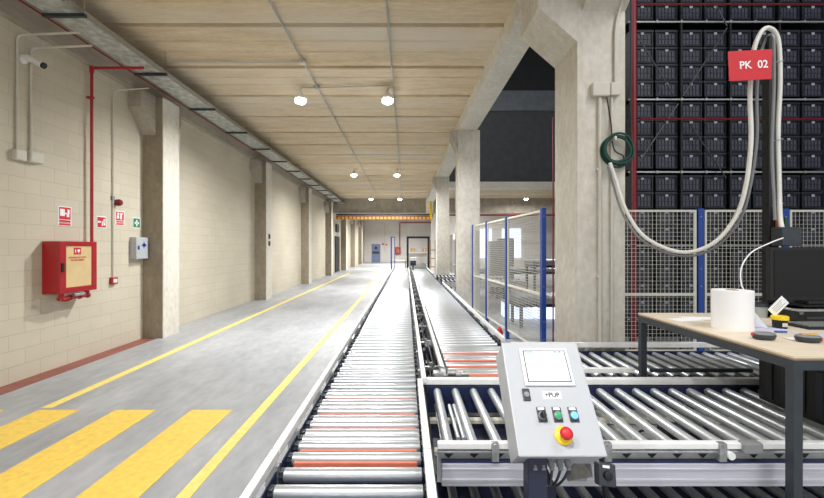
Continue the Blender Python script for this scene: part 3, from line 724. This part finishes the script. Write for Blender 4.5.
# ------------------------------------------------------------------ fittings on the big pillar
yp = 3.80
tag(MB().box(1.747,1.915,yp-.06,yp,H+(248-96)*3.75/F,H+(248-82)*3.75/F,.012).build('junction_box','pvc'),'larger pale junction box on the big pillar, left of the pair','junction box','junction boxes on the big pillar')
tag(MB().box(1.922,2.01,yp-.055,yp,H+(248-95)*3.75/F,H+(248-82)*3.75/F,.008).build('junction_box','pvc'),'smaller pale junction box on the big pillar, right of the pair','junction box','junction boxes on the big pillar')
tag(MB().tube([(1.831,yp-.02,.0),(1.831,yp-.02,3.07)],.019,10).box(1.803,1.859,yp-.03,yp,2.38,2.41).box(1.803,1.859,yp-.03,yp,1.37,1.40).build('wall_conduit','pvc'),'white upright conduit below the larger junction box on the big pillar','conduit','conduits on the big pillar')
tag(MB().tube([(1.943,yp-.02,.0),(1.943,yp-.02,3.07)],.012,10).build('wall_conduit','pvc'),'thinner grey upright conduit below the smaller junction box on the big pillar','conduit','conduits on the big pillar')
tag(MB().tube(bend([(1.977,yp-.02,3.21),(1.977,yp-.02,3.72),(2.016,yp-.03,3.92),(2.016,yp-.56,4.23),(2.016,yp-.56,4.6)],.08),.012,10).build('wall_conduit','pvc'),'grey conduit bending upward above the smaller junction box on the big pillar','conduit','conduits on the big pillar')
# coil of dark green cable
mb = MB()
cx_,cz_ = 1.977, H+(248-149)*3.7/F
for k in range(5):
    pts = []
    rr = .132+.016*math.sin(k*1.7)
    for i in range(33):
        a = 2*PI*i/32; pts.append((cx_+math.cos(a)*(rr+.006*math.sin(2*a+k)), yp-.04-.012*k, cz_+math.sin(a)*(rr+.012*math.cos(a+k*1.3))))
    mb.tube(pts,.0105,6)
t = thing('cable_coil','dark green cable coil hanging on the big pillar below the junction boxes','cable',(cx_,yp-.05,cz_))
mb.build('coil','greenp',t)
MB().tube(smooth_path([(1.893,yp-.03,3.07),(1.926,yp-.04,2.826),(1.949,yp-.05,2.58),(2.038,yp-.05,2.51),(2.027,yp-.05,2.42),(1.949,yp-.04,2.445)],8),.006,6).build('lead','black',t)
MB().box(cx_-.05,cx_-.03,yp-.11,yp-.03,cz_+.085,cz_+.12,.004).build('tie','hose',t)

# ------------------------------------------------------------------ table and pole
t = thing('workbench','plywood-topped workbench on a dark steel frame standing over the conveyors','table',(2.5,2.4,0))
TX0,TX1,TY0,TY1,TZ = 1.745,3.25,1.80,3.01,1.162
MB().box(TX0,TX1,TY0,TY1,TZ-.009,TZ).build('tabletop','woodtop',t)
MB().box(TX0+.001,TX1-.001,TY0+.001,TY1-.001,TZ-.018,TZ-.009).build('tabletop_core','woodedge',t)
MB().box(TX0,TX0+.045,TY0,TY1,TZ-.063,TZ-.018).box(TX0+.045,TX1-.045,TY0,TY0+.045,TZ-.063,TZ-.018).box(TX0+.045,TX1-.045,TY1-.045,TY1,TZ-.063,TZ-.018).box(TX1-.045,TX1,TY0,TY1,TZ-.063,TZ-.018).build('frame','charcoal',t)
for x,y in ((TX0,TY0),(TX0,TY1-.045),(TX1-.045,TY0),(TX1-.045,TY1-.045)):
    z0=.0
    MB().box(x,x+.041,y,y+.041,z0,TZ-.063).build('leg','charcoal',t)
# pole with sign
PX,PY = 2.70,2.965
t = thing('cable_pole','black upright pole behind the monitor carrying hoses and the red sign','pole',(PX,PY,TZ))
MB().box(PX-.036,PX+.036,PY-.03,PY+.03,TZ,3.22,.003).build('post','black',t)
MB().box(PX-.008,PX+.008,PY-.034,PY-.03,TZ+.5,3.18).build('slot','charcoal',t)
MB().box(PX-.03,PX+.11,PY-.13,PY-.035,1.665,1.80,.006).build('socket_box','charcoal',t)
MB().box(PX+.045,PX+.07,PY-.07,PY-.04,1.80,1.87,.003).build('green_plug','greenp',t)
MB().box(PX+.0,PX+.03,PY-.07,PY-.04,1.80,1.88,.003).build('red_plug','orange',t)
for z in (3.02,2.45,1.98): MB().tube([(PX-.02,PY-.035,z-.02),(PX+.02,PY-.05,z-.01),(PX+.05,PY-.05,z-.004)],.003,6).build('cable_tie','steel',t)
t = thing('hanging_sign','red rectangular sign reading PK 02 fixed to the black pole','sign',(2.46,2.83,2.9))
ys = 2.83; a0 = P(728,51.5,ys); a1 = P(772.5,49,ys); a2 = P(771.5,79,ys); a3 = P(729.5,81,ys)
mb = MB(); o_ = Vector((0,.004,0)); mb.add([a3,a2,a1,a0,a3+o_,a2+o_,a1+o_,a0+o_],[(0,1,2,3),(7,6,5,4),(0,4,5,1),(1,5,6,2),(2,6,7,3),(3,7,4,0)]); mb.build('plate','signred',t)
xa_ = (a1-a0); up = (a0-a3)
ctr = P(753.5,65,ys); za_ = xa_.normalized(); upv = Vector((-za_.z,0,za_.x)); 
text_part('sign_text','PK  02',.075,Matrix.Translation((0,-.0015,0)) @ frame_mtx(ctr,za_,upv),'paper',t,bold=.0012)
# white corrugated hoses
def ribbed(pts, r, seg=.009):
    P_ = smooth_path(pts, 24); L = [0]
    for i in range(1,len(P_)): L.append(L[-1]+(P_[i]-P_[i-1]).length)
    out=[]; rad=[]; n = int(L[-1]/seg); j=0
    for i in range(n+1):
        s_ = L[-1]*i/n
        while j < len(L)-2 and L[j+1] < s_: j += 1
        tt = (s_-L[j])/max(L[j+1]-L[j],1e-6); out.append(P_[j].lerp(P_[j+1],tt)); rad.append(r*(1.0 if i%2 else .86))
    return out, rad
def pp(x,y,Y): return tuple(P(x,y,Y))
h1 = [pp(610,163,3.66),pp(616,180,3.62),pp(626,210,3.52),pp(645,237,3.38),pp(680,252,3.20),pp(712,244,3.07),pp(735,218,3.0),pp(746,185,2.95),pp(751,140,2.93),pp(750,95,2.93),pp(753,55,2.93),pp(760,34,2.93),pp(769,28,2.93),pp(778,40,2.93),pp(780,80,2.93),pp(778,130,2.93),pp(779,180,2.93),pp(780,215,2.90),pp(782,228,2.86)]
pts,rad = ribbed(h1,.0165)
tag(MB().tube(pts,.02,10,rad).build('ribbed_hose','hose'),'long pale ribbed hose looping from the big pillar over the black pole','hose','ribbed hoses')
h2 = [pp(608,166,3.70),pp(613,184,3.66),pp(623,214,3.57),pp(643,241,3.43),pp(680,256,3.25),pp(714,248,3.12),pp(739,221,3.04),pp(750,188,2.99),pp(757,140,2.97),pp(757,95,2.97),pp(760,58,2.97),pp(767,38,2.96),pp(773,36,2.90),pp(774,50,2.89),pp(774,90,2.89),pp(772,150,2.89),pp(774,195,2.88),pp(775,220,2.86)]
pts,rad = ribbed(h2,.0105)
tag(MB().tube(pts,.014,8,rad).build('ribbed_hose','greyplastic'),'thinner grey ribbed hose running just inside the thick pale one','hose','ribbed hoses')

# ------------------------------------------------------------------ things on the table
t = thing('paper_roll','big upright roll of white paper standing on the workbench','paper roll',(1.99,2.44,TZ))
prof = [(0,.104),(.232,.104),(.232,.034),(.19,.034)]
MB().lathe((1.99,2.44,TZ),(0,0,1),prof,40).build('roll','paper',t)
MB().lathe((1.99,2.44,TZ+.18),(0,0,1),[(0,.033),(.054,.033),(.054,.029),(.01,.029)],24).build('core','cardboard',t)
mb = MB(); mb.add([(2.08,2.50,TZ+.002),(2.22,2.44,TZ+.002),(2.19,2.42,TZ+.004),(2.092,2.44,TZ+.14)],[(0,1,2,3)]); mb.build('loose_end','paper',t)
for i,(x,y,a,l) in enumerate(((1.90,2.72,.2,'white paper sheet lying left of the paper roll'),(2.02,2.76,-.15,'second white paper sheet partly under the roll edge'))):
    m_ = Matrix.Translation((x,y,TZ+.001+.002*i)) @ Matrix.Rotation(a,4,'Z')
    tag(MB(m_).box(-.10,.10,-.055,.055,0,.0015).build('paper_sheet','paper'),l,'paper','paper sheets on the workbench')
def gadget(x,y,a,label,accent,kind):
    t = thing('handheld_scanner',label,'tool',(x,y,TZ),'rounded grey tools on the workbench')
    m_ = Matrix.Translation((x,y,TZ)) @ Matrix.Rotation(a,4,'Z') @ Matrix.Diagonal((1,.7,1,1))
    MB(m_).lathe((0,0,0.001),(0,0,1),[(0,.040),(.006,.050),(.020,.056),(.028,.055)],28).build('base','charcoal',t)
    MB(m_).lathe((0,0,.0285),(0,0,1),[(0,.053),(.007,.050),(.012,.032)],28).build('top_shell','greyplastic',t)
    if kind == 0: MB(m_).box(-.059,-.046,-.012,.012,.018,.034,.003).build('accent',accent,t)
    else:
        MB(m_).box(-.03,.04,-.02,.02,.036,.044,.003).build('top_pad','mustard',t); MB(m_).box(.040,.060,-.02,.02,.008,.026,.004).build('accent',accent,t)
gadget(1.91,2.135,-.15,'rounded dark grey tool with a small red accent at the paper roll foot','signred',0)
gadget(2.085,2.075,-.25,'rounded grey tool with yellow top and orange end near the workbench edge','orange',1)
t = thing('tape_tub','small black tub with bright yellow lid on the workbench','tub',(2.28,2.44,TZ))
MB().lathe((2.28,2.44,TZ),(0,0,1),[(0,.034),(.05,.038)],24).build('tub','black',t)
MB().lathe((2.28,2.44,TZ+.052),(0,0,1),[(0,.043),(.020,.043),(.024,.038)],24).build('lid','yellow',t)
MB().box(2.262,2.292,2.402,2.404,TZ+.014,TZ+.036).build('tub_label','cream',t)
m_ = Matrix.Translation((2.290,2.46,TZ+.130)) @ Matrix.Rotation(.12,4,'X') @ Matrix.Rotation(.72,4,'Y')
t = thing('card_tag','white printed card leaning tilted above the yellow-lidded tub','card',(2.285,2.46,TZ+.08))
MB(m_).box(-.033,.033,-.001,.001,-.058,.058).build('card','paper',t)
mb = MB(m_)
for i in range(4): mb.box(-.018+i*.011,-.0155+i*.011,-.0016,-.001,-.038,.038-.006*(i%3))
mb.build('print_line','greyplastic',t)
t = thing('plastic_jar','clear grey jar with dark contents left of the monitor','jar',(2.50,2.84,TZ))
MB().lathe((2.50,2.84,TZ),(0,0,1),[(0,.05),(.075,.055)],20).build('body','clear',t)
MB().lathe((2.50,2.84,TZ+.075),(0,0,1),[(0,.058),(.022,.058)],20).build('lid','charcoal',t)
tag(MB().tube([(2.12,2.30,TZ+.008),(2.18,2.29,TZ+.008)],.006,8).build('pen','bluebin'),'blue pen lying between the two grey tools','pen')
for i,(x,y,w_,d_,a_,l_) in enumerate(((2.15,2.42,.12,.07,-.3,'lilac sheet lying between the paper roll and the yellow-lidded tub'),(2.36,2.22,.16,.07,-.1,'lilac sheet lying in front of the keyboard'))):
    m_ = Matrix.Translation((x,y,TZ+.0005)) @ Matrix.Rotation(a_,4,'Z')
    tag(MB(m_).box(-w_,w_,-d_,d_,0,.001).build('paper_sheet','lilac'),l_,'paper','paper sheets on the workbench')
m_ = Matrix.Translation((2.13,2.12,TZ+.002)) @ Matrix.Rotation(-.2,4,'Z')
tag(MB(m_).box(-.09,.09,-.04,.04,0,.0012).build('paper_slip','paper'),'white slip of paper under the tool with the orange end','paper','paper sheets on the workbench')
# monitor
t = thing('monitor','black flat computer monitor on the right of the workbench','monitor',(2.77,2.78,TZ))
MB().box(2.505,3.06,2.75,2.785,1.285,1.655,.006).build('casing','black',t)
MB().box(2.53,3.04,2.747,2.751,1.315,1.635).build('screen','blackgloss',t)
MB().box(2.74,2.80,2.775,2.80,1.266,1.40,.004).build('stand_neck','black',t)
MB().box(2.64,2.92,2.66,2.90,1.254,1.266,.005).box(2.72,2.84,2.70,2.80,1.262,1.29,.01).build('stand_base','black',t)
t = thing('dock_printer','low black office device supporting the monitor on the workbench','printer',(2.78,2.77,TZ))
MB().box(2.56,3.02,2.62,2.93,TZ+.004,1.250,.012).build('case','black',t)
MB().box(2.62,2.98,2.616,2.62,1.185,1.20).build('slot','charcoal',t)
MB().box(2.55,3.03,2.60,2.94,1.236,1.250,.003).build('silver_edge','steel',t)
MB().box(2.575,2.60,2.616,2.62,1.215,1.235).build('button','greyplastic',t)
t = thing('keyboard','black computer keyboard lying in front of the monitor','keyboard',(2.62,2.42,TZ))
MB().box(2.40,2.84,2.38,2.53,TZ+.001,TZ+.018,.004).build('case','black',t)
mb = MB()
for i in range(20):
    for j in range(5): mb.box(2.412+i*.021,2.429+i*.021,2.392+j*.026,2.412+j*.026,TZ+.018,TZ+.026)
mb.build('keycap','greyplastic',t)
tag(MB().tube(smooth_path([pp(783,238,2.83),pp(770,243,2.80),pp(752,252,2.78),pp(742,266,2.76),pp(741,282,2.74),pp(746,296,2.72),(2.33,2.71,TZ+.02),(2.40,2.75,TZ+.006)],8),.0045,8).build('white_cable','paper'),'thin white cable curling from the pole box down behind the paper roll','cable')
t = thing('storage_crate','dark crate standing on the near crosswise rollers under the workbench','crate',(2.6,2.25,ZR+.002))
z_ = ZR+.002
MB().box(2.22,2.93,1.98,2.52,z_,z_+.34,.008).build('body','black',t)
MB().box(2.20,2.95,1.96,2.54,z_+.30,z_+.345,.006).build('rim','crate',t)
mb = MB()
for i in range(5): mb.box(2.212,2.22,2.02+i*.1,2.06+i*.1,z_+.03,z_+.28)
mb.build('rib','crate',t)

# ------------------------------------------------------------------ control box
BLc = Vector((.389,1.37,.938)); ua = Vector((1,0,0)); va = Vector((0,.25,.327)).normalized(); na = ua.cross(va)  # points to camera/up
mt = frame_mtx(BLc, ua, va)
W_,H_,D_ = .300,.412,.15
t = thing('control_box','white tilted control box with touchscreen, buttons and emergency stop','control panel',(.54,1.5,0))
MB(mt).box(0,W_,0,H_,-D_,-.012,.004).build('enclosure','panelwhite',t)
MB(mt).box(-.003,W_+.003,-.003,H_+.003,-.012,0,.005).build('door','panelwhite',t)
hm = MB(mt).box(.062,.252,.237,.387,0,.009,.004).build('touchscreen','bezelwhite',t)
MB(mt).box(.074,.240,.251,.376,.0088,.0092).build('display_border','charcoal',hm)
MB(mt).box(.078,.236,.255,.372,.009,.0098).build('display','screen',hm)
for q_ in ((.078,.236,.3632,.3644),(.197,.205,.366,.371),(.215,.223,.366,.371),(.082,.11,.367,.370),(.078,.236,.262,.2632)): MB(mt).box(*q_,.0098,.0102).build('display_mark','screenbar',hm)
mb = MB(mt).box(.046,.074,.183,.228,0,.006,.003); lk = mb.build('door_lock','charcoal',t)
MB(mt).lathe((.060,.205,.006),(0,0,1),[(0,.010),(.004,.010),(.005,.004)],16).build('lock_cylinder','greyplastic',lk)
MB(mt).box(.122,.190,.190,.218,0,.0015).build('name_plate','paper',t)
text_part('name_text','+PUP',.024,mt @ Matrix.Translation((.156,.204,.0018)),'black',t,depth=.0003,bold=.0005)
for i,(u_,nm,mm) in enumerate(((.104,'selector_switch','black'),(.160,'push_button','green'),(.218,'push_button','bluelit'))):
    pl = MB(mt).box(u_-.0165,u_+.0165,.108,.161,0,.003,.002).build('button_plate','charcoal',t)
    MB(mt).box(u_-.012,u_+.012,.150,.159,.003,.0036).build('tag_strip','paper',pl)
    MB(mt).lathe((u_,.130,.003),(0,0,1),[(0,.0145),(.008,.0145),(.009,.012)],20).build('bezel','greyplastic',pl)
    b_ = MB(mt)
    if i == 0:
        b_.lathe((u_,.130,.009),(0,0,1),[(0,.012),(.012,.011)],16); b_.box(u_-.004,u_+.004,.116,.144,.02,.032,.002)
    else: b_.lathe((u_,.130,.009),(0,0,1),[(0,.0115),(.004,.0115),(.006,.008)],20)
    o_=b_.build(nm,mm,t)
    o_['label'] = ['black selector switch','green push button','lit blue push button'][i]
o_=MB(mt).lathe((.164,.063,0),(0,0,1),[(0,.031),(.006,.031),(.010,.024)],32).build('stop_ring','yellow',t); o_['label']='yellow emergency stop ring'
MB(mt).lathe((.164,.063,.010),(0,0,1),[(0,.012),(.022,.012)],16).build('stop_stem','greyplastic',t)
o_=MB(mt).lathe((.164,.063,.030),(0,0,1),[(0,.017),(.004,.0215),(.012,.0215),(.019,.016),(.022,.006)],28).build('stop_button','signred',t); o_['label']='red emergency stop button'
# glands below
mb = MB(mt)
for i in range(5):
    x = .065+i*.030; mb.cyl((x,-.001,-.07),(x,-.022,-.07),.012,10); mb.cyl((x,-.022,-.07),(x,-.034,-.07),.009,10)
mb.build('cable_gland','greyplastic',t)
mb = MB()
for i in range(4):
    p0 = mt @ Vector((.095+i*.030,-.03,-.07)); mb.tube(smooth_path([p0,p0+Vector((.01-.008*i,.02,-.05)),p0+Vector((.03-.02*i,.06,-.09)),p0+Vector((.05-.03*i,.12,-.06))],5),.005,6)
mb.build('cable','charcoal',t)
MB().box(.430,.498,1.405,1.47,0.01,.93,.004).build('post','navydark',t)
MB().box(.37,.57,1.36,1.54,0,.012).build('foot_plate','navydark',t)
MB().box(.43,.55,1.46,1.58,.93,1.0,.004).build('post_bracket','navydark',t)
# small grey push station
t = thing('push_station','small dark push-button box on a grey angled bracket on the conveyor side','switch',(.91,1.8,.52))
m2 = Matrix.Translation((.875,1.76,.655)) @ Matrix.Rotation(-.35,4,'X') @ Matrix.Rotation(.12,4,'Y')
MB(m2).box(-.038,.038,-.025,.025,-.045,.045,.006).build('housing','charcoal',t)
MB(m2).box(-.02,.01,-.0265,-.025,.027,.038).build('label_strip','paper',t)
MB(m2).lathe((0,-.025,-.002),(0,-1,0),[(0,.019),(.012,.017),(.016,.008)],18).build('knob','black',t)
MB().add([(.81,1.885,.68),(.88,1.885,.68),(.76,1.885,.55),(.85,1.885,.55),(.83,1.79,.68),(.88,1.79,.68),(.84,1.80,.62)],[(0,1,3,2),(0,1,5,4),(0,4,6,2)]).build('bracket','steel',t)
MB().tube(smooth_path([(.88,1.78,.61),(.90,1.78,.50),(.88,1.76,.42),(.78,1.76,.42),(.6,1.77,.45)],8),.014,8).build('cable','black',t)
tag(MB().tube(smooth_path([(.16,1.80,.50),(.3,1.80,.47),(.42,1.8,.50),(.60,1.8,.49),(.80,1.82,.40)],8),.012,8).build('black_cable','black'),'thick black cable sagging below the aluminium side near the post','cable')

# ------------------------------------------------------------------ end of aisle
t = thing('overhead_beam','yellow and black striped overhead beam with red pipe crossing the aisle','beam',(-1.7,25.8,3.5))
MB().box(-4.5,1.75,25.75,25.95,3.78,3.86).build('dark_channel','charcoal',t)
MB().box(-4.5,1.75,25.75,25.85,3.68,3.74).build('red_line','darkred',t)
mb = MB(); mbb = MB()
n=50
for i in range(n):
    x = -4.5+i*6.2/n; w=6.2/n
    (mb if i%2 else mbb).box(x,x+w*(1.25 if i%2 else .75) - (0 if i%2 else 0),25.68,25.72,3.50,3.66) if i%2 else mbb.box(x+w*.25,x+w,25.679,25.70,3.50,3.66)
MB().box(-4.5,1.7,25.70,25.74,3.49,3.67).build('striped_board','mustard',t)
mbb.build('dark_stripe','redstrip',t)
tag(MB().box(1.52,1.66,25.4,25.6,3.5,4.7,.01).build('yellow_bracket','yellow'),'upright yellow bracket hanging beside the far right pillar','bracket')
# far doorway and door
struct(MB().box(WL,WL+.06,26.9,28.6,0,2.45).build('door_1','black'))
t = thing('wall_plate','small dark panel above the dark doorway on the left wall','panel',(WL,27.7,2.9))
MB().box(WL,WL+.09,27.2,28.2,2.75,3.3,.01).build('case','charcoal',t)
d = MB().box(-3.95,-2.95,YB-.06,YB,0,2.1).build('door_2','doorblue',origin=(-3.45,YB,0)); struct(d)
MB().box(-3.85,-3.05,YB-.08,YB-.06,1.0,1.25).box(-3.6,-3.3,YB-.08,YB-.06,1.5,1.8).build('door_panel','charcoal',d)
tag(MB().tube([(-2.45,YB-.05,1.2),(-2.45,YB-.05,4.5)],.03,8).build('wall_conduit','pvc'),'thin conduit on the far white wall right of the blue-grey door','conduit')
tag(MB().box(-2.75,-2.55,YB-.05,YB,2.0,2.2).box(-2.35,-2.15,YB-.05,YB,1.95,2.1).build('safety_sign','signred'),'pair of tiny red signs on the far white wall beside the door','sign')
tag(MB().tube(bend([(-.72,YB-.1,1.8),(-.72,YB-.1,4.55),(5.5,YB-.1,4.55)],.1),.05,8).build('fire_pipe','red'),'far red pipe on the white end wall above the red cabinet','pipe')
t = thing('hose_cabinet','distant red cabinet on the white end wall','cabinet',(-.93,YB,.95))
MB().box(-1.25,-.62,YB-.25,YB,.95,1.75).build('case','red',t); MB().box(-1.12,-.75,YB-.26,YB-.25,1.1,1.6).build('window','orange',t)
# black portal frame
t = thing('portal_frame','black steel portal frame standing past the end of the conveyors','frame',(.6,19.7,0))
MB().box(.03,.13,19.6,19.75,0,2.2).build('upright','black',t); MB().box(1.06,1.16,19.6,19.75,0,2.2).build('upright','black',t)
MB().box(.03,1.16,19.6,19.75,2.12,2.22).build('crossbar','black',t)
MB().box(.13,1.06,19.60,19.85,1.40,1.46).build('shelf','cream',t)
MB().box(.13,1.06,19.66,19.70,.62,.68).build('green_strip','greencloth',t)
tag(MB().box(.13,1.06,21.0,21.05,.0,1.45).build('back_board','farwall'),'pale board standing behind the black portal frame','board')
for i,(x,w,c,l) in enumerate(((.22,.25,'cardboard','brown carton on the shelf of the portal frame, left'),(.52,.24,'panelwhite','white carton on the portal frame shelf, middle'),(.80,.22,'cardboard','brown carton on the portal frame shelf, right'))):
    t = thing('carton',l,'box',(x+w/2,19.7,1.46),'cartons on the portal frame shelf')
    MB().box(x,x+w,19.62,19.82,1.462,1.64+.06*(i==1),.004).build('body',c,t); MB().box(x+w/2-.02,x+w/2+.02,19.615,19.62,1.48,1.59).build('tape','cream',t)
t = thing('sensor_post','small dark sensor box with white top at the far end between the conveyors','sensor',(.27,17,0))
MB().box(.17,.40,15.9,16.05,.95,1.15,.01).build('housing','navydark',t); MB().box(.16,.41,15.88,16.07,1.15,1.27,.01).build('cap','paper',t); MB().cyl((.28,15.97,.5),(.28,15.97,.95),.03,8).build('stem','navydark',t)
t = thing('shelf_unit','tan shelf unit far back between portal frame and far pillar','shelf',(1.7,24,0))
for z in (.5,1.0,1.5): MB().box(1.45,1.75,23.8,24.2,z,z+.05).build('shelf','cardboard',t)
MB().box(1.45,1.49,23.8,23.84,0,2.1).build('upright','cardboard',t); MB().box(1.71,1.75,23.8,23.84,0,2.1).build('upright','cardboard',t)
# work counter far left of the portal frame
t = thing('work_counter','pale far counter behind the blue-framed gate','counter',(-.2,24,0))
MB().box(-.9,.0,23.8,24.4,.86,.92).build('countertop','cream',t)
for x in (-.88,-.06): MB().box(x,x+.05,23.82,23.87,0,.86).build('leg','greyplastic',t)

# ------------------------------------------------------------------ machinery beyond the lengthwise fence
mlab = ['grey machine frame on the floor right behind the lengthwise fence','taller machine frame further behind the lengthwise fence','far low machine frame near the back of the hall']
def machine(x0,x1,y0,y1,z,label):
    t = thing('machine_frame',label,'machine',((x0+x1)/2,(y0+y1)/2,0),'machine frames behind the fence')
    MB().box(x0,x1,y0,y1,z-.12,z,.005).build('top_frame','greyplastic',t)
    MB().box(x0,x1,y0+.1,y1-.1,z-.2,z-.12).build('chassis','navy',t)
    mb = MB(); x = x0+.06
    while x < x1: mb.cyl((x,y0+.03,z+.02),(x,y1-.03,z+.02),.028,8); x += .13
    mb.build('roller_bed','rollery',t)
    for x in (x0+.05,x1-.11):
        for y in (y0+.03,y1-.09): MB().box(x,x+.06,y,y+.06,0,z-.12).build('leg','navydark',t)
machine(2.3,6.0,8.2,9.0,.62,mlab[0]); machine(3.8,8.5,12.0,12.9,1.25,mlab[1]); machine(2.4,8,16,17,.8,mlab[2])
for i,(x,l) in enumerate(((2.35,'white plastic box on the floor behind the fence, left one'),(3.05,'white plastic box on the floor behind the fence, right one'))):
    t = thing('plastic_box',l,'box',(x+.28,9.6,0),'white boxes behind the fence')
    MB().box(x,x+.6,9.3,9.9,0,.38,.01).build('body','paleglow',t); MB().box(x-.01,x+.61,9.29,9.91,.34,.39,.004).build('rim','panelwhite',t)  # box body made to glow, its brightness put in by emission
t = thing('red_valve','small red valve on a stub pipe at the foot of the near mesh panel','valve',(1.52,6.5,0))
MB().cyl((1.52,6.5,0),(1.52,6.5,.22),.02,8).build('stub_pipe','darkred',t); MB().lathe((1.52,6.5,.21),(0,0,1),[(0,.04),(.06,.06),(.13,.035),(.16,.01)],14).build('valve_body','signred',t)
struct(MB().box(3.8,6.4,29.9,30,.9,3.1).build('window_1','paleglow'))
struct(MB().box(7.2,8.6,29.9,30,.9,3.1).build('window_2','paleglow'))
struct(MB().box(1.9,16,30,30.2,0,4.85).build('wall_back','farwall',origin=(0,0,0)))
mb = MB().tube([(1.9,25.5,3.75),(16,25.5,3.75)],.05,8); tag(mb.build('red_pipe','darkred'),'red pipe running level under the far concrete beam beyond the fence','pipe')
for i,(x,y,h_,l) in enumerate(((3.0,14.2,1.9,'grey electrical cabinet seen through the middle of the lengthwise fence'),(4.3,18.5,2.1,'tall grey electrical cabinet far behind the lengthwise fence'))):
    t = thing('electrical_cabinet',l,'cabinet',(x,y,0),'electrical cabinets in the hall')
    MB().box(x,x+.7,y,y+.4,.1,h_,.008).build('case','greyplastic',t); MB().box(x,x+.7,y,y+.4,0,.1).build('plinth','black',t); MB().box(x+.6,x+.63,y-.012,y,1.0,1.15).build('handle','black',t)

# ------------------------------------------------------------------ world, camera, look
w = bpy.data.worlds.new('World'); sc.world = w; w.use_nodes = True
bg = w.node_tree.nodes['Background']; bg.inputs[0].default_value = (.95,.975,1,1); bg.inputs[1].default_value = 1.1
cam = bpy.data.cameras.new('camera'); co = bpy.data.objects.new('camera', cam); C.objects.link(co)
co.location = (0,0,H); co.rotation_euler = (PI/2,0,0)
cam.sensor_width = 36; cam.lens = F/824*36; cam.shift_x = (412-CX)/824; cam.shift_y = (CY-249)/824
cam.clip_start = .05; cam.clip_end = 200
sc.camera = co
sc.view_settings.view_transform = 'Standard'; sc.view_settings.look = 'None'; sc.view_settings.exposure = 0
